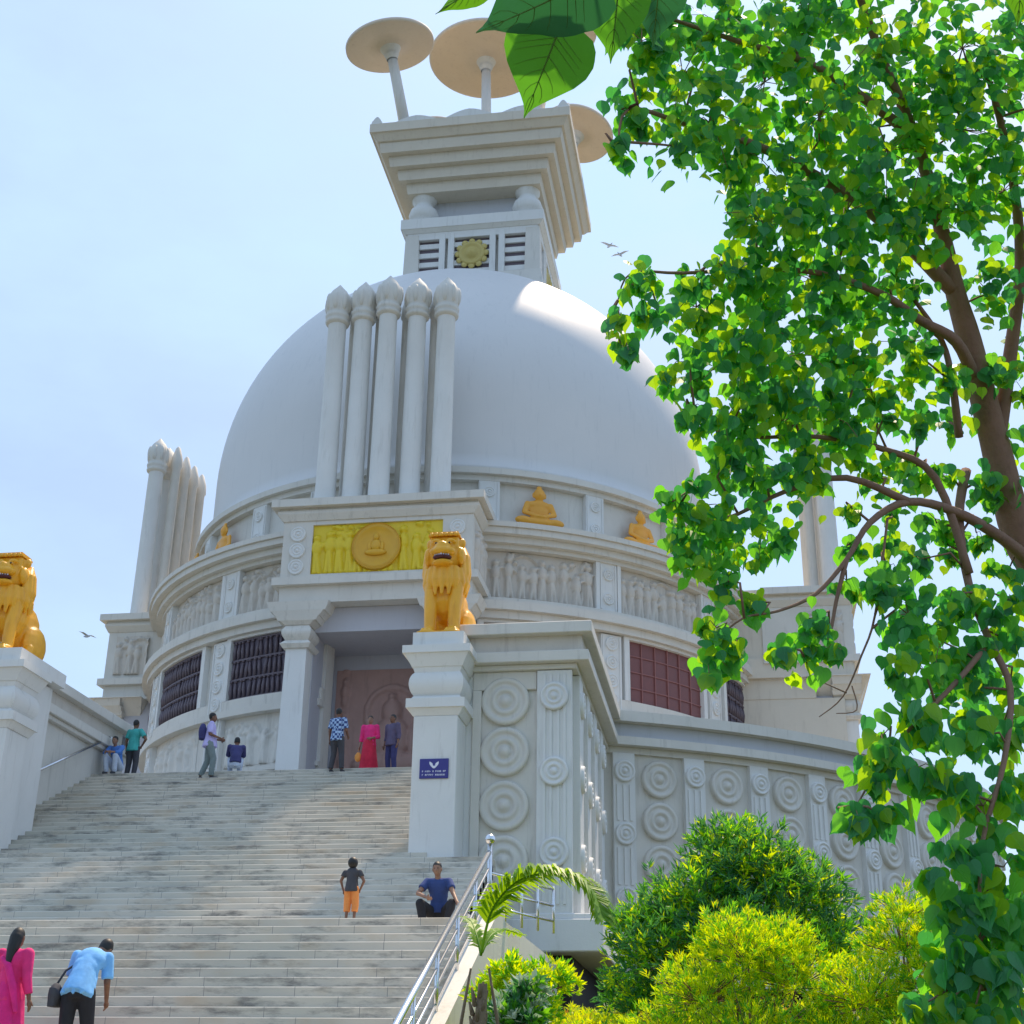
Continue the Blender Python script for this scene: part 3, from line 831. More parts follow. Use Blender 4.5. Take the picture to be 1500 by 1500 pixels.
# ================================================================== buddhas in the niches
def buddha():
    b = MB()
    b.ball((0,0,.15),(.72,.36,.17)); b.ball((-.48,-.08,.18),(.28,.26,.15)); b.ball((.48,-.08,.18),(.28,.26,.15))
    b.ball((0,.08,.58),(.31,.22,.42)); b.ball((0,.06,.82),(.37,.2,.17)); b.cap((0,.05,.95),.1,(0,.02,1.08),.1)
    b.ball((0,0,1.20),(.18,.19,.23)); b.ball((0,.04,1.44),(.09,.09,.09)); b.ball((0,-.19,1.18),(.03,.03,.05))
    for s in (-1,1):
        b.cap((s*.35,.06,.84),.10,(s*.46,-.02,.50),.085); b.cap((s*.46,-.02,.50),.085,(s*.10,-.26,.34),.065); b.ball((s*.19,.02,1.16),(.03,.05,.10))
    b.ball((0,-.28,.33),(.16,.10,.06))
    return blob('buddha_statue', b, 'orange_gold', .03, 1)
bd = None
blab = {26.1:'golden seated buddha in the wide niche just right of the five entrance columns', 48.6:'small golden buddha in the niche beside the tree leaves',
        -43.2:'golden seated buddha in the niche left of the entrance block', -62:'golden buddha at the far left edge of the upper drum',
        70:'golden buddha in an upper niche behind the tree leaves, towards the right portico'}
for a, lb in blab.items():
    if bd is None: o = bd = buddha()
    else:
        o = bd.copy(); COL.objects.link(o)
    p = cylp(10.72, a, 20.15); o.location = (p[0], p[1]+53.5, p[2]); o.rotation_euler.z = radians(a); o.scale = (1.18,.62,1.02)
    tag(o, lb, 'statue', 'golden buddhas in the upper niches')
    L = MB(); L.ring(-.55,.55,0,0) if False else None
# ledge under each buddha belongs to the drum
d = MB()
for a in blab: d.ring(10.6, 11.05, 19.62, 20.13, a-4.2, a+4.2, 6)
d.build('niche_ledge', 'white_paint', drum3)

# ================================================================== people
def hand(b, w, d, side, curl=.25, s=1.):
    """palm, four unequal fingers and a thumb; w wrist, d direction of the hand"""
    w = Vector(w); d = Vector(d).normalized()
    up = Vector((side, 0, 0)) if abs(d.x) < .8 else Vector((0, 0, 1))
    lat = d.cross(up).normalized(); nrm = lat.cross(d).normalized()
    b.ball(w+d*.05*s, (.034*s,.034*s,.045*s), 10, 8)
    for k, (off, L) in enumerate(((-.027,.062),(-.009,.072),(.009,.068),(.027,.052))):
        p0 = w+d*.075*s+lat*off*s; p1 = p0+(d*(1-curl*.3)-nrm*curl)*L*.55*s; p2 = p1+(d*(1-curl)-nrm*curl*1.8).normalized()*L*.5*s
        b.cap(p0,.0105*s,p1,.0098*s,8); b.cap(p1,.0098*s,p2,.0085*s,8)
    t0 = w+d*.03*s-lat*.026*s; t1 = t0+(d*.6-lat*.8).normalized()*.038*s; t2 = t1+(d*.95-lat*.3).normalized()*.03*s
    b.cap(t0,.013*s,t1,.011*s,8); b.cap(t1,.011*s,t2,.010*s,8)
BASE = dict(pel=(0,0,.93), bel=(0,.0,1.08), che=(0,0,1.28), nek=(0,-.01,1.45), hed=(0,.015,1.60),
            shR=(.185,0,1.40), elR=(.235,-.02,1.12), wrR=(.25,.05,.87), shL=(-.185,0,1.40), elL=(-.235,-.02,1.12), wrL=(-.25,.05,.87),
            hiR=(.095,0,.90), knR=(.11,.03,.50), anR=(.11,-.02,.09), hiL=(-.095,0,.90), knL=(-.11,.03,.50), anL=(-.11,-.02,.09))
def person(loc, rz, H, label, pose={}, top='cloth_blue', bottom='cloth_black', skin='skin_brown', sleeve=.6, kind='trousers', hair='short', face=(0,1,0), group=None, shoes=True, toe=None, vox=.013):
    J = dict(BASE); J.update(pose); s = H/1.70; J = {k: Vector(v)*s for k, v in J.items()}
    c = lambda b, a, r0, e, r1: b.cap(J[a], r0*s, J[e], r1*s)
    sp = (J['nek']-J['bel']).normalized(); la = (J['shR']-J['shL']); la = (la-sp*la.dot(sp)).normalized(); fw = sp.cross(la)
    qs = Matrix((la, fw, sp)).transposed().to_quaternion()
    def trunk(b, k):
        b.ball(J['che']+sp*.02*s, ((.170+k)*s,(.105+k)*s,(.165+k)*s), 16, 12, rot=qs)
        b.ball(J['che']-sp*.10*s, ((.145+k)*s,(.100+k)*s,(.15+k)*s), 16, 12, rot=qs)
        b.ball(J['bel']-sp*.04*s, ((.140+k)*s,(.105+k)*s,(.14+k)*s), 16, 12, rot=qs)
    F = Vector(face).normalized()
    hd = J['hed']; up = (hd-J['nek']).normalized(); F = (F-up*F.dot(up)*.6).normalized(); R_ = F.cross(up).normalized()
    b = MB()
    q = Matrix((R_, F, R_.cross(F).normalized())).transposed().to_quaternion()
    zz_ = R_.cross(F).normalized()
    b.ball(hd, (.075*s,.092*s,.112*s), 16, 12, rot=q)
    b.ball(hd+F*.035*s-zz_*.055*s, (.055*s,.055*s,.055*s), 12, 8)
    b.cap(hd+F*.088*s+zz_*.01*s,.012*s,hd+F*.104*s-zz_*.022*s,.016*s,8)
    b.ball(hd+F*.082*s-zz_*.055*s, (.026*s,.012*s,.010*s), 8, 6, rot=q)
    for sd in (-1,1): b.ball(hd+R_*.078*s*sd-zz_*.005*s, (.012*s,.022*s,.032*s), 8, 6, rot=q)
    b.cap(J['nek']-up*.04*s,.055*s,hd-up*.06*s,.05*s)
    trunk(b, 0); c(b,'pel',.115,'bel',.10); c(b,'bel',.10,'che',.10); c(b,'che',.09,'nek',.055); c(b,'shL',.06,'shR',.06); c(b,'hiL',.09,'hiR',.09)
    for sd, S in ((1,'R'),(-1,'L')):
        c(b,'sh'+S,.056,'el'+S,.040); c(b,'el'+S,.038,'wr'+S,.026); c(b,'hi'+S,.088,'kn'+S,.056); c(b,'kn'+S,.054,'an'+S,.036)
        hand(b, J['wr'+S], J['wr'+S]-J['el'+S], sd, .3, s)
        t = Vector(toe) if toe else Vector((0,1,0))
        an = J['an'+S]; b.cap(an-Vector((0,0,.045*s)),.035*s,an+t*.14*s-Vector((0,0,.06*s)),.030*s)
    o = blob('person', b, skin, vox*s, 1, loc=loc, rz=rz); tag(o, label, 'person', group)
    # eyes
    e = MB()
    for sd in (-1,1): e.ball(hd+F*.083*s+R_*.030*s*sd+zz_*.018*s, (.012*s,.008*s,.008*s), 8, 6, rot=q)
    e.build('eyes', 'eye_dark', o)
    hb = MB()
    hb.ball(hd-F*.014*s+zz_*.022*s, (.083*s,.096*s,.108*s), 14, 10, rot=q)
    if hair == 'short':
        cut = MB(); hb.ball(hd-F*.03*s+zz_*.045*s, (.082*s,.088*s,.088*s), 12, 8, rot=q)
    if hair == 'bun': hb.ball(hd-F*.11*s-zz_*.03*s, .05*s)
    if hair == 'long':
        hb.cap(hd-F*.04*s,.085*s,J['nek']-F*.06*s,.075*s); hb.cap(J['nek']-F*.06*s,.075*s,J['che']-F*.12*s,.04*s)
    ho = blob('hair', hb, 'hair_black', .014*s, 1, parent=o)
    # keep the face free: drop the hair in front of and below the hairline
    bm = bmesh.new(); bm.from_mesh(ho.data)
    kill = [v for v in bm.verts if (v.co-hd).dot(F) > (.030*s + max(0, (v.co-hd).dot(zz_)-.045*s)*1.6) or ((v.co-hd).dot(zz_) < -.035*s and (v.co-hd).dot(F) > -.03*s and hair != 'long')]
    bmesh.ops.delete(bm, geom=kill, context='VERTS'); bm.to_mesh(ho.data); bm.free()
    # upper garment
    g = MB()
    if top:
        trunk(g, .018); g.cap(J['che'],.10*s,J['nek']-sp*.035*s,.066*s); c(g,'shL',.066,'shR',.066)
        lowv = (J['pel']-J['bel']).normalized(); g.tube([J['pel']+lowv*(.10 if J['pel'].z > .7*s else .0)*s, J['pel'], J['bel'], J['che']], [.190*s,.178*s,.150*s,.125*s], 16)
        fr = random.Random(len(label))
        for q in range(13 if J['pel'].z > .7*s else 0):
            a = 2*pi*q/13+fr.uniform(-.2,.2); o0 = Vector((cos(a)*.140, sin(a)*.125, 0))*s; o1 = Vector((cos(a+.25)*.182, sin(a+.25)*.172, 0))*s
            g.tube([J['che'].lerp(J['bel'], fr.uniform(.1,.6))+o0, J['pel']+lowv*.07*s+o1], [.008*s,.022*s], 6)
        for S in 'RL':
            if sleeve >= 1:
                c(g,'sh'+S,.080,'el'+S,.062); a = J['el'+S]; w_ = J['wr'+S]; g.tube([a, a.lerp(w_, sleeve-1 if sleeve < 2 else .95)], [.062*s,.05*s], 12); g.ball(a, .062*s)
            elif sleeve > 0:
                a = J['sh'+S]; e_ = J['el'+S]; g.ball(a, .071*s); g.tube([a, a.lerp(e_, sleeve)], [.071*s,.074*s], 12)
        blob('shirt', g, top, .014*s, 2, parent=o)
    g = MB()
    if kind == 'trousers':
        c(g,'hiL',.108,'hiR',.108); g.tube([J['pel'], (J['hiL']+J['hiR'])/2-Vector((0,0,.04*s))], [.150*s,.14*s], 14)
        g.ball(J['pel'], (.150*s,.125*s,.10*s))
        for S in 'RL':
            c(g,'hi'+S,.108,'kn'+S,.080); g.ball(J['kn'+S],.08*s)
            for q in range(4):
                zf = J['kn'+S].lerp(J['an'+S], .25+.2*q); g.tube([zf+Vector((-.07,.02,.012*(-1)**q))*s, zf+Vector((0,.075,0))*s, zf+Vector((.07,.01,.02))*s], [.012*s]*3, 6)
        for S in 'RL': g.tube([J['kn'+S], J['an'+S]+Vector((0,0,.0))], [.079*s,.066*s], 12)
        blob('trousers', g, bottom, .014*s, 2, parent=o)
    elif kind == 'long_dress':
        m0 = (J['anL']+J['anR'])/2; g.tube([J['bel'], J['pel'], (J['knL']+J['knR'])/2, m0+Vector((0,0,.06*s))], [.15*s,.185*s,.22*s,.26*s], 20)
        for k in range(9):
            a = 2*pi*k/9; g.tube([J['pel']+Vector((cos(a)*.15,sin(a)*.13,0))*s, m0+Vector((cos(a)*.25,sin(a)*.23,.06))*s], [.03*s,.045*s], 6)
        blob('long_skirt', g, bottom, .016*s, 2, parent=o)
    elif kind == 'shorts':
        g.ball(J['pel'], (.145*s,.125*s,.12*s))
        for S in 'RL': c(g,'hi'+S,.110,'kn'+S,.100); g.tube([J['kn'+S], J['kn'+S].lerp(J['an'+S],.45)], [.10*s,.09*s], 12)
        blob('loose_trousers', g, bottom, .014*s, 2, parent=o)
    if shoes:
        g = MB(); t = Vector(toe) if toe else Vector((0,1,0))
        for S in 'RL':
            an = J['an'+S]; g.cap(an-Vector((0,0,.045*s)),.044*s,an+t*.16*s-Vector((0,0,.055*s)),.038*s)
        blob('shoes', g, 'cloth_charcoal', .014*s, 1, parent=o)
    return o
def fl(y):                                             # height of the stair surface under a point
    if y < 13.4: return 0
    if y < 22.2: return (int((y-13.4)/TL)+1)*RL
    if y < 24.5: return 4.4
    if y < 35.5: return 4.4+(int((y-24.5)/TU)+1)*RU
    return 9.915

# man climbing with his back turned, bent forward
bend = dict(pel=(0,-.02,.94), bel=(.01,.06,1.09), che=(.03,.19,1.27), nek=(.075,.34,1.38), hed=(.115,.45,1.43),
            shR=(.215,.28,1.32), elR=(.245,.26,1.03), wrR=(.215,.42,.84), shL=(-.16,.29,1.34), elL=(-.21,.30,1.06), wrL=(-.10,.52,.98),
            knR=(.12,.10,.52), anR=(.12,.22,.24), knL=(-.11,.02,.50), anL=(-.11,-.06,.09))
man1 = person((2.76,17.2,fl(17.2)-.0), radians(8), 1.80, 'man in a sky blue shirt and dark trousers bending forward while climbing the lower steps', bend,
       'cloth_sky', 'cloth_black', sleeve=.85, face=(.2,.9,-.5))
sb = MB(); sb.ball((0,0,0),(.08,.12,.15)); sb.box(-.055,.055,-.10,.10,-.14,.08)
bag1 = blob('shoulder_bag', sb, 'cloth_charcoal', .02, 2, loc=(2.48,17.15,fl(17.2)+.92)); tag(bag1, 'dark bag hanging at the left hip of the man in the sky blue shirt', 'bag')
g = MB(); g.tube([(.0,0,.12),(.04,.12,.30),(.22,.26,.47),(.42,.40,.55)], .014, 6); g.build('strap', 'cloth_charcoal', bag1)
# woman in pink at the left edge
wp = dict(elR=(.24,-.04,1.12), wrR=(.30,-.02,.86), elL=(-.23,.0,1.12), wrL=(-.25,.08,.90))
w1 = person((1.90,17.1,fl(17.1)), radians(-6), 1.70, 'woman in a bright pink kurta walking up at the left edge of the photo', wp, 'cloth_pink', 'cloth_rose', sleeve=1.75, kind='long_dress', hair='long')
g = MB(); g.tube([(-.12,-.10,1.36),(.02,-.14,1.25),(.14,-.16,1.0),(.22,-.14,.70)], [.03,.05,.05,.03], 8)
blob('scarf', g, 'cloth_rose', .015, 1, parent=w1)
# small child on the landing, seen from behind
ch = dict(hed=(0,.02,1.56), shR=(.21,0,1.34), shL=(-.21,0,1.34), elR=(.34,-.02,1.10), wrR=(.22,.04,.88), elL=(-.31,-.02,1.12), wrL=(-.24,.02,.86))
c1 = person((4.68,22.6,4.4), radians(-4), 1.03, 'small child in a dark top and orange trousers standing on the middle landing', ch, 'cloth_charcoal', 'cloth_orange', 'skin_brown', sleeve=.5, kind='shorts')
hb = MB(); hb.ball((0,-.012,.965),(.085,.09,.095)); blob('hair_crown', hb, 'hair_black', .014, 1, parent=c1)
# man sitting on the steps by the pillar, facing the camera
sit = dict(pel=(0,-.30,.42), bel=(0,-.28,.60), che=(0,-.20,.80), nek=(0,-.12,.97), hed=(.01,-.08,1.12),
           shR=(.19,-.16,.92), elR=(.31,.02,.70), wrR=(.10,.26,.60), shL=(-.19,-.16,.92), elL=(-.30,.0,.70), wrL=(-.42,.24,.52),
           hiR=(.11,-.28,.40), knR=(.24,.14,.52), anR=(.16,.10,.09), hiL=(-.11,-.28,.40), knL=(-.30,.12,.52), anL=(-.22,.14,.09))
m2 = person((5.72,24.28,4.4), radians(180), 1.72, 'man in a navy t-shirt sitting on the steps beside the railing top', sit, 'cloth_navy', 'cloth_black', 'skin_tan', sleeve=.6)
g = MB(); g.cap((.12,-.2,.94),.04,(.02,-.05,.76),.03); 
# group at the top of the steps
s1 = person((.66,34.95,fl(34.95)), radians(-12), 1.68, 'man in a blue checked shirt and dark trousers standing on the top steps', dict(knR=(.13,.03,.5),anR=(.17,0,.09),knL=(-.10,.03,.5),anL=(-.13,-.04,.09), wrR=(.20,.2,1.0), elR=(.24,.02,1.1)), 'cloth_check', 'cloth_charcoal', sleeve=.8)
w2 = person((1.17,36.3,9.915), radians(180), 1.66, 'woman in a pink and red sari standing at the shrine entrance', dict(wrR=(.27,.03,.84), wrL=(-.10,.20,1.04)), 'cloth_pink', 'cloth_red', 'skin_tan', sleeve=1.5, kind='long_dress', hair='bun')
g = MB(); g.ball((0,0,.02),(.10,.06,.13)); g.tube([(-.04,0,.12),(0,0,.24),(.04,0,.12)], .012, 6)
bg2 = blob('handbag', g, 'cloth_gold', .015, 1, loc=(.89,36.24,10.42)); tag(bg2, 'small orange handbag beside the woman in the pink sari', 'bag')
m3 = person((1.80,36.3,9.915), radians(150), 1.68, 'man in dim plum and blue clothes standing right of the woman in pink', {}, 'cloth_plum', 'cloth_dark_blue', sleeve=1.5)
m4 = person((-2.80,34.85,fl(34.85)), radians(-70), 1.78, 'man in a lilac shirt with a backpack stepping down near the top', dict(knR=(.10,.12,.52),anR=(.10,.10,.09),knL=(-.10,-.02,.5),anL=(-.10,-.16,.12), wrR=(.10,.26,1.05), wrL=(-.08,.26,1.05)), 'cloth_lilac', 'cloth_greytrouser', sleeve=.9)
g = MB(); g.ball((0,0,.0),(.16,.11,.24)); g.box(-.12,.12,-.08,.08,-.2,.12)
bp = blob('backpack', g, 'cloth_dark_blue', .02, 3, loc=(-3.02,34.80,fl(34.85)+1.28), rz=radians(-70)); tag(bp, 'dark blue backpack on the back of the man in the lilac shirt', 'bag')
sq = dict(pel=(0,-.2,.30), bel=(0,-.16,.48), che=(0,-.06,.68), nek=(0,.04,.84), hed=(0,.10,.98), shR=(.18,-.02,.80), elR=(.22,.18,.62), wrR=(.1,.36,.60),
          shL=(-.18,-.02,.80), elL=(-.22,.18,.62), wrL=(-.1,.36,.60), hiR=(.10,-.18,.28), knR=(.15,.24,.52), anR=(.12,.14,.09), hiL=(-.10,-.18,.28), knL=(-.15,.24,.52), anL=(-.12,.14,.09))
w3 = person((-2.42,35.85,9.915), radians(20), 1.66, 'person in dark blue crouching behind the man with the backpack', sq, 'cloth_dark_blue', 'cloth_pale', sleeve=1.6)
m5 = person((-5.55,36.2,9.915), radians(-10), 1.70, 'man in a teal shirt standing with a hand on his hip at the top left', dict(elR=(.40,-.04,1.14), wrR=(.22,.06,.98)), 'cloth_teal', 'cloth_charcoal', sleeve=.7)
m6 = person((-5.76,35.55,9.915), radians(175), 1.66, 'person in bright blue sitting on the top step at the far left', sq, 'cloth_blue', 'cloth_pale', 'skin_tan', sleeve=1.6)

# ================================================================== ground
def gz(x, y):
    g_ = .14*y-.6
    g_ = max(0, min(3.6, g_))
    if x < 7.2: 
        g_ = min(g_, 0) if y < 13.2 else g_
        if y >= 13.2: g_ = -.4
    t = max(0, min(1, (x-7.1)/.6))
    base = g_ if x >= 7.2 else (0 if y < 13.2 else -.4)
    if 7.1 < x < 7.9: base = g_*t
    return base + (.05*sin(x*1.7)*cos(y*1.3) if x > 7.8 else 0)
g = MB()
xs = [-400,-150,-60,-30,-20,-12,-8,-4,0,3,5,6,7.0,7.2,7.5,7.9]+[8+.5*i for i in range(40)]+[30,40,60,150,400]
ys = [-200,-60,-20,-8,-3]+[0+.6*i for i in range(60)]+[40,50,60,80,120,250,600]
vs = [(x, y, gz(x, y)) for y in ys for x in xs]; nx = len(xs)
g.add(vs, [(j*nx+i, j*nx+i+1, (j+1)*nx+i+1, (j+1)*nx+i) for j in range(len(ys)-1) for i in range(nx-1)], 0, True)
gr = g.build('ground', 'soil'); gr['kind'] = 'structure'

# ================================================================== vegetation
HEART = [(0,0),(.13,-.05),(.30,-.02),(.43,.12),(.46,.30),(.38,.50),(.22,.68),(.09,.82),(.02,1.02)]
def heart_leaf(mb, p, tip, nrm, size, mi, rs, fold=.16, curl=.10):
    tip = tip.normalized(); lat = tip.cross(nrm)
    if lat.length < .05: lat = tip.cross(Vector((1,.2,.1)))
    lat.normalize(); n = lat.cross(tip).normalized()
    def P_(x, y, s): return p+lat*(x*s*size)+tip*(y*size)+n*((-abs(x)*fold*2+ -curl*y*y)*size)
    L = [P_(x, y, 1) for x, y in HEART]; Rr = [P_(x, y, -1) for x, y in HEART[1:-1]]
    mid = [P_(0,.3,1)-n*0, P_(0,.6,1)]
    o = len(L)
    vs = L+Rr
    nL = len(HEART)
    fsL = tuple(range(nL)); fsR = (0,)+(nL-1,)+tuple(nL+i for i in range(len(Rr)-1,-1,-1))
    mb.add(vs, [fsL, fsR], mi, False)
def rnd_dir(rs):
    while True:
        v = Vector((rs.uniform(-1,1), rs.uniform(-1,1), rs.uniform(-1,1)))
        if .05 < v.length < 1: return v.normalized()

tree = empty('peepal_tree', (15.6,8.6,gz(15.6,8.6)))
tag(tree, 'tall leafy tree with heart shaped leaves leaning in from the right', 'tree')
TL0 = tree.location
def rel(p): return Vector(p)-TL0
# clumps of the crown: (pixel x, pixel y, radius in pixels, distance)
CL = [(940,60,55,9.2),(1000,110,70,9.5),(910,160,35,9.0),(905,215,22,8.8),(960,30,50,9.6),(1060,40,75,9.8),(1040,180,70,9.3),(1120,120,85,9.9),(1000,215,45,9.0),(1090,240,55,9.5),
 (1180,50,85,10.2),(1200,170,90,10.0),(1150,270,75,9.6),(1120,330,70,9.3),(1290,90,95,10.5),(1300,220,95,10.3),(1240,310,85,9.8),(1410,70,90,10.6),(1410,190,90,10.4),(1470,130,70,10.8),(1400,300,75,10.4),(1470,280,60,10.6),
 (1330,340,70,10.0),(1060,390,60,9.2),(930,415,38,8.7),(905,470,26,8.6),(965,455,30,8.8),(915,515,22,8.6),(1020,450,60,9.2),(1100,430,75,9.5),(1190,410,85,9.8),(1280,430,70,10.0),(1010,530,50,9.1),(1080,530,75,9.4),(1170,520,85,9.7),(1250,520,65,9.8),
 (1005,600,32,9.0),(1060,620,65,9.3),(1145,620,75,9.5),(1220,610,60,9.7),(1060,680,38,9.2),(1110,700,60,9.4),(1180,700,55,9.5),(985,735,30,8.9),(1030,740,50,9.1),(1000,790,40,9.0),(1060,790,55,9.2),(1120,780,50,9.3),(1060,850,35,9.0),(1020,820,35,9.0),
 (1100,880,28,9.0),(1050,920,38,8.9),(1035,965,32,8.9),(1080,955,28,9.0),(1190,905,30,9.0),(1160,950,35,8.9),(1205,960,30,9.0),
 (1290,600,38,10.0),(1330,690,42,10.2),(1400,620,26,10.5),(1310,770,34,10.0),(1260,660,30,9.9),(1380,700,28,10.3),(1340,500,32,10.2),(1470,720,34,10.6),(1450,430,50,10.6),(1340,440,32,10.2),(1480,560,32,10.7),(1245,745,22,9.7),(1390,800,30,10.2),
 (1290,860,38,9.4),(1330,900,50,9.5),(1380,940,60,9.7),(1330,970,42,9.3),(1400,870,45,9.8),(1420,1000,60,9.8),(1340,1050,50,9.2),(1290,1080,35,9.0),(1280,1130,42,8.9),(1330,1130,45,9.0),(1250,1190,28,8.7),(1300,1200,28,8.8),(1410,1080,50,9.4),(1470,1060,45,9.9),(1390,1150,45,9.0),(1440,1180,55,9.2),(1490,1150,50,9.6),
 (1420,1250,50,9.0),(1385,1345,34,8.9),(1375,1420,36,8.8),(1480,1320,45,9.0),(1330,1485,30,8.7),(1425,1490,45,8.8),(1460,1410,45,8.8),(1470,1270,50,9.2),(1380,1290,28,8.8),(1430,1340,50,8.9),(1480,1370,50,9.2),(1400,1390,38,8.8),(1440,1430,55,8.9),(1490,1460,50,9.1),(1390,1470,38,8.7),(1480,1000,40,10.2),(1480,880,30,10.4),(1500,780,26,10.8),(1240,850,20,9.5),
 (1240,640,40,9.8),(1290,700,40,9.9),(1350,610,45,10.1),(1370,760,34,10.1),(1300,830,28,9.8),(1345,820,34,9.9),(1400,560,34,10.3),(1440,700,34,10.4),(1275,570,42,9.9),(1430,780,28,10.3),(1475,840,28,10.5),(1335,550,38,10.1),(1490,640,30,10.7),(1450,540,34,10.5),(1240,800,22,9.6),(1440,900,40,9.9),(1480,940,34,10.0),
 # beyond the frame, so that the crown is whole
 (1560,120,130,10.8),(1650,250,150,11.5),(1560,420,110,11.0),(1680,520,150,12.0),(1600,680,90,11.2),(1580,950,100,10.5),(1600,1150,110,10.2),(1200,-80,140,10.5),(1400,-100,150,11),(1000,-90,110,10),(1560,1350,80,9.8),(860,-140,90,9.4),(1600,-120,160,12)]
# limbs
def px(x, y, D): return rel(at_r(x, y, D))
LIMB = []
def limb(pts, rads): LIMB.append((pts, rads))
base = Vector((0,0,-.2))
trunk_pts = [base, Vector((.05,.1,1.2)), px(1690,1150,10.9), px(1590,930,10.8), px(1500,800,10.7), px(1455,640,10.6), px(1420,500,10.5), px(1400,430,10.5), px(1375,320,10.5), px(1340,200,10.5), px(1290,80,10.4), px(1240,-60,10.4)]
trunk_r = [.26,.22,.17,.145,.125,.10,.085,.07,.05,.04,.03,.02]
limb(trunk_pts, trunk_r)
limb([px(1540,850,10.75),px(1470,790,10.4),px(1400,750,10.1),px(1330,735,9.8),px(1275,765,9.6),px(1240,820,9.4),px(1195,870,9.2),px(1140,895,9.0),px(1090,905,8.9),px(1050,935,8.9)], [.06,.042,.034,.028,.022,.017,.013,.009,.007,.005])
limb([px(1240,820,9.4),px(1225,880,9.3),px(1215,930,9.2),px(1190,985,9.1)], [.018,.013,.010,.006])
limb([px(1300,760,9.7),px(1282,900,9.5),px(1262,960,9.4),px(1235,1020,9.3),px(1200,1050,9.2)], [.009,.008,.007,.005,.003]); limb([px(1240,1015,9.3),px(1195,995,9.2)], [.005,.003]); limb([px(1248,1005,9.3),px(1255,1040,9.2),px(1225,1045,9.2)], [.005,.004,.003])
limb([px(1430,560,10.55),px(1400,500,10.2),px(1350,470,10.0),px(1290,430,9.8),px(1200,400,9.6),px(1110,395,9.4),px(1000,400,9.1),px(925,400,8.8),px(905,440,8.7)], [.05,.04,.032,.026,.020,.015,.011,.007,.004])
limb([px(1415,690,10.5),px(1405,760,10.2),px(1420,860,10.0),px(1450,940,9.8),px(1480,1010,9.7),px(1470,1120,9.3),px(1440,1230,9.1),px(1435,1350,8.95),px(1440,1450,8.9)], [.038,.032,.028,.025,.022,.018,.014,.009,.005])
limb([px(1400,430,10.5),px(1300,330,10.2),px(1200,260,10.0),px(1100,210,9.6),px(1000,180,9.3),px(920,160,9.0),px(905,220,8.8)], [.055,.045,.036,.028,.018,.010,.006])
limb([px(1460,660,10.6),px(1480,520,10.7),px(1495,380,10.8),px(1480,240,10.7),px(1450,120,10.6)], [.06,.05,.04,.03,.02])
limb([px(1405,640,10.3),px(1395,560,10.2),px(1380,500,10.2),px(1340,440,10.1)], [.03,.026,.02,.014])
limb([px(1420,840,10.0),px(1370,700,10.1),px(1300,660,9.9),px(1200,640,9.6),px(1090,640,9.4),px(1020,620,9.1)], [.03,.028,.022,.016,.011,.006])
limb([px(1330,735,9.8),px(1240,700,9.6),px(1150,720,9.4),px(1060,760,9.2),px(990,750,9.0)], [.03,.022,.016,.011,.006])
limb([px(1450,940,9.8),px(1400,1000,9.5),px(1340,1060,9.2),px(1290,1120,9.0),px(1255,1180,8.8)], [.022,.018,.013,.009,.005])
limb([px(1340,200,10.5),px(1200,100,10.1),px(1080,60,9.8),px(960,20,9.6)], [.04,.028,.018,.009])
limb([px(1590,930,10.8),px(1640,650,11.6),px(1680,400,11.8),px(1620,150,11.2)], [.11,.08,.05,.03])
limb([px(1590,930,10.8),px(1610,1100,10.3),px(1580,1300,9.9)], [.05,.03,.015])
# bough that reaches out over the path towards the camera
over = [px(1240,-60,10.4), Vector((12.6,7.0,9.6))-TL0, Vector((11.6,4.6,7.2))-TL0, Vector((11.1,3.0,5.2))-TL0, Vector((10.95,2.1,3.9))-TL0]
limb(over, [.035,.03,.022,.014,.008])
t_ = MB(); pp, rr = LIMB[0]
def smooth_path(pts, rads, k=4):
    out, ro = [], []
    n = len(pts)
    for i in range(n-1):
        p0 = pts[max(i-1,0)]; p1 = pts[i]; p2 = pts[i+1]; p3 = pts[min(i+2,n-1)]
        for j in range(k):
            t = j/k
            out.append(.5*((2*p1)+(-p0+p2)*t+(2*p0-5*p1+4*p2-p3)*t*t+(-p0+3*p1-3*p2+p3)*t**3)); ro.append(rads[i]+(rads[i+1]-rads[i])*t)
    out.append(pts[-1]); ro.append(rads[-1]); return out, ro
a_, b_ = smooth_path(pp, rr); t_.tube(a_, b_, 14); t_.build('trunk', 'bark', tree)
allpts = list(a_)
for pts, rads in LIMB[1:]:
    m_ = MB(); a_, b_ = smooth_path(pts, rads, 4); m_.tube(a_, b_, 9); m_.build('limb', 'bark', tree); allpts += a_
rs = random.Random(21)
lf = MB(); tw = MB()
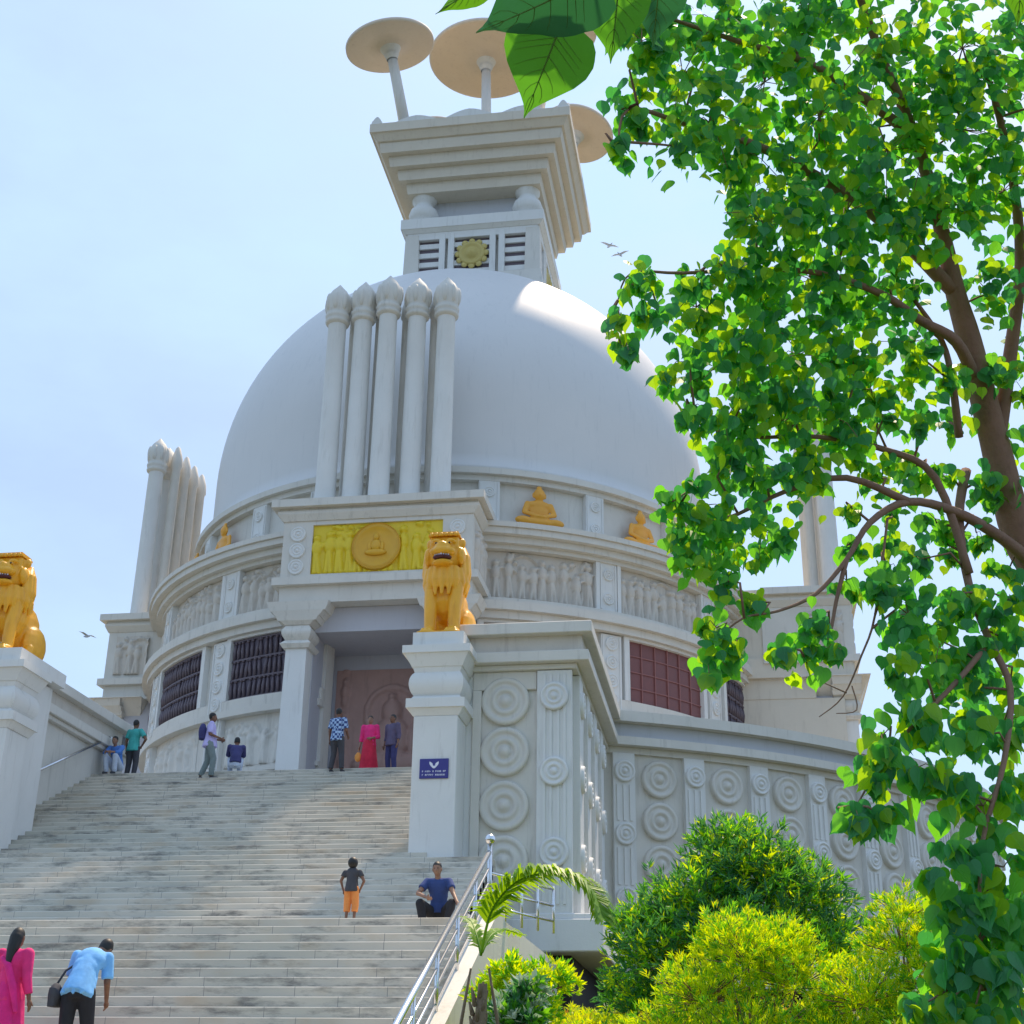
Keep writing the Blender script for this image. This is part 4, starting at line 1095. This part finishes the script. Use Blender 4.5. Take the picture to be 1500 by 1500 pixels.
for ci, (x, y, r, D) in enumerate(CL):
    c = px(x, y, D); R = r*D/FPX
    j = min(allpts, key=lambda q: (q-c).length+ (0.15 if q.z > c.z else 0))
    mid = (j+c)/2+Vector((rs.uniform(-.1,.1), rs.uniform(-.1,.1), rs.uniform(.0,.12)))
    tw.tube([j, mid, c], [.010,.008,.005], 5)
    young = rs.random(); big = 1.35 if y > 1030 else (1.12 if y > 850 or x < 930 else 1.0)
    dn = .95 if r < 45 else 1.0
    n = int(dn*(r/15.0)**2*6.4/big**1.3)+8
    if x > 1500 or y < -30: n = int(n*.55)
    nt_ = max(2, n//16)
    tips = []
    for k in range(nt_):
        e_ = c+Vector((rs.gauss(0,.42), rs.gauss(0,.55), rs.gauss(0,.42)))*R
        tips.append(e_); tw.tube([c, (c+e_)/2+Vector((0,0,.04)), e_-Vector((0,0,.03))], [.004,.003,.002], 4, cap=False)
    for k in range(n):
        if rs.random() < .6: p = rs.choice(tips)+rnd_dir(rs)*R*.38*rs.random()
        else: p = c+Vector((rs.gauss(0,.5), rs.gauss(0,.7), rs.gauss(0,.5)))*R
        if (p-c).length > 1.25*R: p = c+(p-c).normalized()*R*rs.uniform(.4,1.15)
        tip = Vector((rs.gauss(0,.45), rs.gauss(0,.45), -1.0))
        nrm = Vector((rs.gauss(0,.6), -1.0+rs.gauss(0,.7), rs.gauss(.25,.5)))
        q = rs.random(); 
        hi = .12+.25*young
        mi = 2 if q < hi else (1 if q < hi+.40 else 0)
        heart_leaf(lf, p, tip, nrm, rs.uniform(.064,.120)*big, mi, rs, rs.uniform(.05,.28), rs.uniform(0,.25))
fo = lf.build('foliage', ['leaf_deep','leaf_mid','leaf_young'], tree)
t_o = tw.build('twigs', 'bark', tree); t_o['kind'] = 'stuff'
# large near leaves on the overhanging bough
nl = MB(); tw = MB()
def near_leaf(bx, by, tx, ty, D, wid, dn=(0,0,0), nv=None, mi=0, Dt=None):
    b0 = rel(at_r(bx, by, D)); t0 = rel(at_r(tx, ty, Dt or D)); ax = t0-b0; L = ax.length/1.02
    view = -ray((bx+tx)/2, (by+ty)/2)
    nrm = (view+Vector(dn)).normalized(); lat = ax.normalized().cross(nrm).normalized(); n = lat.cross(ax.normalized())
    ax = ax.normalized()
    rows = 15; cols = 8; vs = []
    for i in range(rows+1):
        v = i/rows*1.02
        # width along the leaf from the heart outline
        def wv(v):
            pts = [(0,.10),(.03,.30),(.10,.42),(.25,.475),(.40,.45),(.55,.36),(.68,.24),(.80,.125),(.88,.06),(.94,.025),(1.02,.004)]
            for (a, wa), (b_, wb) in zip(pts, pts[1:]):
                if v <= b_: return wa+(wb-wa)*(v-a)/(b_-a)
            return .004
        w = wv(v)*wid
        for j in range(-cols//2, cols//2+1):
            u = j/(cols/2); vv = v-.07*abs(u)**1.5*max(0,1-v*5) 
            rip = .012*sin(v*22+u*3)*abs(u)
            vs.append(b0+lat*(u*w*L)+ax*(vv*L)+n*((-abs(u)*w*.35-.10*v*v+rip)*L))
    k = cols+1
    for i in range(1, rows, 1):                        # midrib
        a_ = vs[i*k+cols//2]; b2 = vs[(i+1)*k+cols//2]; nl.tube([a_, b2], [.0011*(1-i/rows)+.0004]*2, 5, 3, cap=False)
    for i in (1,2,3,5,7,9,11):                         # side veins
        for sd in (-1,1):
            path = [vs[min(rows,i+q)*k+cols//2+sd*q] for q in range(0,4)]
            nl.tube([Vector(p_)+n*.0004 for p_ in path], [.0006,.0005,.0004,.0002], 4, 3, cap=False)
    nl.add(vs, [(i*k+j, i*k+j+1, (i+1)*k+j+1, (i+1)*k+j) for i in range(rows) for j in range(cols)], mi, True)
    return b0
end = over[-1]
specs = [(822,36,768,174,1.9,1.06,(.1,0,.1),1,None),(868,-30,690,60,1.8,.74,(.2,0,-.5),0,1.9),(876,-40,752,60,2.05,.62,(-.2,0,.3),2,None),
         (908,-38,896,94,2.1,.92,(.15,0,.0),1,None),(968,-42,955,72,2.25,.85,(-.1,0,.1),0,None),(720,-30,636,18,2.0,.5,(0,0,.4),2,None),(1500,-60,1490,40,2.4,.7,(0,0,0),2,None)]
for (bx, by, tx, ty, D, wd, dn, mi, Dt) in specs:
    b0 = near_leaf(bx, by, tx, ty, D, wd, dn, None, mi, Dt)
    tw.tube([end, (end+b0)/2+Vector((0,.05,.06)), b0], [.004,.003,.0016], 6)
nl.build('overhanging_leaves', ['near_dark','near_mid','near_light','near_vein'], tree)
t_o = tw.build('leaf_stalks', 'bush_green', tree)

def small_leaf(mb, p, d_, nrm, L, W, mi):
    d_ = d_.normalized(); lat = d_.cross(nrm)
    if lat.length < .02: lat = d_.cross(Vector((1,0,.3)))
    lat.normalize(); n = lat.cross(d_)
    mb.add([p, p+d_*L*.45+lat*W*.5+n*W*.12, p+d_*L-n*L*.12, p+d_*L*.45-lat*W*.5+n*W*.12], [(0,1,2),(0,2,3)], mi)
def bush(name, label, cat, loc, lobes, n, L, W, mats, probs, seed, group=None, upright=.5, tuft=9, stem='bark', spread=.9):
    """lobes: (dx, dy, z, radius); sprigs of leaves stand on and inside every lobe"""
    r_ = random.Random(seed); root = empty(name, loc); tag(root, label, cat, group)
    lm = MB(); sm_ = MB()
    tot = sum(l[3]**2 for l in lobes)
    for (dx, dy, z, R) in lobes:
        c = Vector((dx, dy, z)); sm_.tube([(dx*.15,dy*.15,-.1),(dx*.5,dy*.5,z*.5),c], [.03,.02,.01], 6)
        k = int(n*R*R/tot/tuft)
        for _ in range(k):
            dr = rnd_dir(r_); 
            if dr.z < -.35: dr.z *= -.5; dr.normalize()
            rad = R*(r_.random()**.45)*r_.uniform(.75,1.12)
            p = c+Vector((dr.x*1.05,dr.y*1.05,dr.z*.95))*rad
            gd = (dr+Vector((0,0,upright))+rnd_dir(r_)*.5).normalized()
            if rad > R*.75 and r_.random() < .35: sm_.tube([c+dr*rad*.3, p], [.006,.003], 4, cap=False)
            q = r_.random(); acc = 0; mi = 0
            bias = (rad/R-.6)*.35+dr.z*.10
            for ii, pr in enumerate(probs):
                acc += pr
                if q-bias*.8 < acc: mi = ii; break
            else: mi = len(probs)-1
            for t in range(tuft):
                dd = (gd+rnd_dir(r_)*spread).normalized(); m2_ = mi if r_.random() < .75 else r_.randrange(len(mats))
                small_leaf(lm, p+gd*L*.5*t/tuft+rnd_dir(r_)*L*.25, dd, rnd_dir(r_), L*r_.uniform(.7,1.25), W*r_.uniform(.8,1.2), m2_)
    lm.build('foliage', mats, root); sm_.build('stems', stem, root)
    return root
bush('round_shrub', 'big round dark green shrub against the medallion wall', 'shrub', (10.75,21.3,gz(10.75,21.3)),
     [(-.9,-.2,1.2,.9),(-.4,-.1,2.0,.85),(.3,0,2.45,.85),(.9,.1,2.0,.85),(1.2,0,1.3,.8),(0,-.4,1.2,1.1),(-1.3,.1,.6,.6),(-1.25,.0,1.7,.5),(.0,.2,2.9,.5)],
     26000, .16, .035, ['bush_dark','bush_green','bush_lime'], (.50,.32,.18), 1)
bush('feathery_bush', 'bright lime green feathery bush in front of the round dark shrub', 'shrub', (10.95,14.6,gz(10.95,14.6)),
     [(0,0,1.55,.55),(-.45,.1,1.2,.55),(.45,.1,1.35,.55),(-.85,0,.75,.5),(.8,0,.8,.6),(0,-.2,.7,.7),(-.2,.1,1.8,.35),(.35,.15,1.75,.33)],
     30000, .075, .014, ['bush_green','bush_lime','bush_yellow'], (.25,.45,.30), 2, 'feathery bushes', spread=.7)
bush('feathery_bush', 'tall yellow green feathery bush between the lime bush and the tree leaves', 'shrub', (12.42,14.4,gz(12.42,14.4)),
     [(0,0,1.6,.48),(-.4,0,1.15,.5),(.35,0,1.3,.5),(.1,-.1,.7,.65),(.05,.05,1.95,.33),(-.55,-.1,.6,.5),(.7,0,.8,.5)],
     24000, .075, .014, ['bush_green','bush_lime','bush_yellow'], (.30,.42,.28), 3, 'feathery bushes', spread=.7)
bush('green_hedge_bush', 'dull green bush low in the right corner under the tree', 'shrub', (12.9,11.8,gz(12.9,11.8)),
     [(0,0,1.0,.6),(.6,0,1.1,.6),(-.6,0,.75,.5),(1.2,0,1.0,.6),(.2,-.3,.55,.6)],
     16000, .09, .022, ['bush_dark','bush_green','bush_lime'], (.35,.45,.20), 4)
bush('lime_hedge', 'low lime green bush at the bottom between garden bed and feathery bush', 'shrub', (10.3,12.2,gz(10.3,12.2)),
     [(0,0,.5,.42),(.55,.1,.55,.45),(-.35,.1,.35,.33),(1.1,0,.6,.45)], 12000, .07, .016, ['bush_green','bush_lime','bush_yellow'], (.35,.40,.25), 6, spread=.8)
# variegated shrub
bush('variegated_shrub', 'white and green variegated shrub beside the railing foot', 'shrub', (8.35,16.4,gz(8.35,16.4)),
     [(0,0,.85,.30),(.12,0,.5,.34),(-.15,0,.5,.28),(.12,.1,1.15,.20)], 2600, .14, .06, ['bush_dark','leaf_white','bush_green'], (.30,.46,.24), 8, spread=.9)
bush('yellow_green_shrub', 'small yellow green shrub behind the railing next to the palm', 'shrub', (8.05,18.2,gz(8.05,18.2)),
     [(0,0,1.2,.30),(.5,0,1.1,.32),(-.3,0,1.0,.22),(.2,0,.7,.4)], 3200, .12, .04, ['bush_green','bush_lime','bush_yellow'], (.35,.40,.25), 9)
# ground cover bed
g = MB(); r_ = random.Random(31)
for _ in range(15000):
    x = r_.uniform(7.6,12.5); y = r_.uniform(15.5,27.5); z = gz(x, y)
    hgt = (.42+.25*sin(x*2.1+y)*cos(y*1.2-x*.6))*(1 if y < 23 else .5)
    p = Vector((x, y, z+r_.uniform(0,max(.1,hgt)))); 
    q = r_.random(); zone = sin(x*1.3+y*.9)
    mi = 3 if q < .13 and zone > 0 else (2 if q < .5 else (1 if q < .8 else 0))
    for t in range(3): small_leaf(g, p, rnd_dir(r_)+Vector((0,0,.8)), rnd_dir(r_), r_.uniform(.08,.16), .035, mi)
gc = g.build('ground_cover', ['bush_green','bush_lime','bush_yellow','leaf_orange']); gc['kind'] = 'stuff'; gc['label'] = 'yellow, lime and orange low plants covering the garden bed'
g = MB(); r_ = random.Random(32)
for _ in range(9000):
    x = r_.uniform(7.9,20); y = r_.uniform(-3,15.5); p = Vector((x, y, gz(x, y)))
    small_leaf(g, p, rnd_dir(r_)*.5+Vector((0,0,1)), rnd_dir(r_), r_.uniform(.06,.18), .015, r_.randrange(2))
gc = g.build('grass', ['bush_green','bush_lime']); gc['kind'] = 'stuff'; gc['label'] = 'short grass on the garden slope'

# young palm with one arching frond towards the right
pb = (8.33,14.2,gz(8.33,14.2))
palm = empty('young_palm', pb); tag(palm, 'young palm with one long feathery frond arching to the right by the railing', 'palm')
t_ = MB(); r_ = random.Random(77)
t_.tube([(0,0,-.2),(0,0,.4),(.02,0,.9),(.04,0,1.35)], [.085,.078,.068,.045], 12)
for q in range(46):                                    # stubs of old leaf bases round the stem
    z = .05+q*.027; a = q*2.4; R = .078-.02*z
    t_.cap((R*cos(a),R*sin(a),z),.026,((R+.03)*cos(a),(R+.03)*sin(a),z+.10),.012,6)
for dx in (.20,-.2): t_.tube([(dx,.1,-.2),(dx*1.05,.1,.5),(dx*.9,.08,1.0),(dx*.45,.04,1.5)], [.026,.022,.018,.012], 7)
t_.build('trunk', 'palm_bark', palm)
def frond(pts, LL, n, seed, droop):
    r_ = random.Random(seed); pts, _ = smooth_path([Vector(p) for p in pts], [1]*len(pts), 8)
    m_ = MB(); k = len(pts); m_.tube(pts, [.016*(1-i/k*.8) for i in range(k)], 6, 0)
    for i in range(n):
        t = .12+.88*i/n; f = t*(k-1); a = int(f); p = pts[a].lerp(pts[min(a+1,k-1)], f-a)
        d_ = (pts[min(a+1,k-1)]-pts[max(a-1,0)]).normalized(); side = d_.cross(Vector((0,0,1))).normalized(); upv = side.cross(d_)
        for s in (-1,1):
            L = LL*sin(pi*(.15+.8*t))**.6*r_.uniform(.85,1.1)
            dd = (side*s*r_.uniform(.7,1)+d_*r_.uniform(.5,.9)+upv*r_.uniform(-.1,.35)).normalized(); e1 = p+dd*L*.55; e2 = e1+(dd+Vector((0,0,-droop))).normalized()*L*.5
            w = .017; n_ = dd.cross(upv).normalized()
            m_.add([p-n_*w*.5, p+n_*w*.5, e1+n_*w, e1-n_*w, e2], [(0,1,2,3),(3,2,4)], 0)
    return m_.build('frond', 'palm_green', palm)
def pr(x, y, Y): return at_y(x, y, Y)-Vector(pb)
frond([pr(704,1400,14.2), pr(720,1335,14.1), pr(752,1295,14.0), pr(790,1280,13.9), pr(835,1285,13.8), pr(868,1305,13.7), pr(884,1345,13.6)], .40, 150, 1, .8)
frond([pr(704,1395,14.2), pr(698,1370,14.3), pr(690,1350,14.5), pr(675,1342,14.7)], .14, 22, 2, .6)
frond([pr(706,1395,14.2), pr(720,1370,14.4), pr(740,1362,14.7), pr(765,1370,15.0)], .16, 26, 3, .8)

# small birds over the roof and over the left wall
def bird(loc, rz, sc, label):
    m_ = MB(); m_.ball((0,0,0),(.09,.24,.08)); m_.ball((0,.24,.03),(.06,.08,.06)); m_.cap((0,-.2,0),.05,(0,-.42,0),.015)
    o = blob('bird', m_, 'cloth_pale', .025, 1, loc=loc, rz=rz)
    w_ = MB()
    for s in (-1,1):
        w_.add([(s*.05,.12,.03),(s*.35,.18,.16),(s*.75,.02,.10),(s*.38,-.06,.14),(s*.05,-.14,.03),(s*.35,.05,.175)], [(0,1,5,4),(1,2,3,5),(5,3,4)])
    w_.build('wings', 'cloth_pale', o); o.scale = (sc,)*3
    tag(o, label, 'bird', 'birds in the sky'); return o
bird(at_r(893,360,70), .6, .7, 'upper small bird in the sky right of the stupa cap')
bird(at_r(908,373,72), -.4, .7, 'lower small bird in the sky near the tree leaves')
bird(at_r(128,932,80), 1.2, .9, 'bird low in the sky above the left wall')

# ================================================================== sky, sun, camera
SUN = Vector((.12,.49,.86)).normalized()
w = bpy.data.worlds.new('World'); scn.world = w; w.use_nodes = True; nt = w.node_tree; bg = nt.nodes['Background']
sky = nt.nodes.new('ShaderNodeTexSky'); sky.sky_type = 'NISHITA'; sky.sun_disc = False
sky.sun_elevation = math.asin(SUN.z); sky.sun_rotation = atan2(SUN.x, SUN.y); sky.air_density = 1.0; sky.dust_density = 2.0; sky.altitude = 50
tc = nt.nodes.new('ShaderNodeTexCoord')
n1 = nt.nodes.new('ShaderNodeTexNoise'); n1.inputs['Scale'].default_value = 2.2; n1.inputs['Detail'].default_value = 7; n1.inputs['Roughness'].default_value = .55
mp = nt.nodes.new('ShaderNodeMapping'); mp.inputs['Scale'].default_value = (1,1,2.2); nt.links.new(tc.outputs['Generated'], mp.inputs[0]); nt.links.new(mp.outputs[0], n1.inputs['Vector'])
cl = ramp(nt, n1.outputs['Fac'], .36, .66, (.42,.42,.42), (1,1,1))
skc = mix_rgb(nt, cl, sky.outputs[0], (4.25,5.85,8.2))
nt.links.new(skc, bg.inputs['Color']); bg.inputs['Strength'].default_value = .10
sl = bpy.data.lights.new('sun', 'SUN'); sl.energy = 3.5; sl.angle = radians(1.2); sl.color = (1,.80,.58)
so = bpy.data.objects.new('sun', sl); COL.objects.link(so); so.rotation_euler = SUN.to_track_quat('Z','Y').to_euler(); so.location = (20,40,60)
cd = bpy.data.cameras.new('camera'); co = bpy.data.objects.new('camera', cd); COL.objects.link(co)
right = Vector((AXX.x, AXY.x, AXZ.x)); down = Vector((AXX.y, AXY.y, AXZ.y)); fwd = Vector((AXX.z, AXY.z, AXZ.z))
M = Matrix((right, -down, -fwd)).transposed().to_4x4(); M.translation = CAM; co.matrix_world = M
cd.sensor_width = 36; cd.lens = 36*FPX/1500; cd.clip_start = .1; cd.clip_end = 3000
scn.camera = co
scn.view_settings.view_transform = 'Standard'; scn.view_settings.look = 'None'; scn.view_settings.exposure = .62; scn.view_settings.gamma = 1
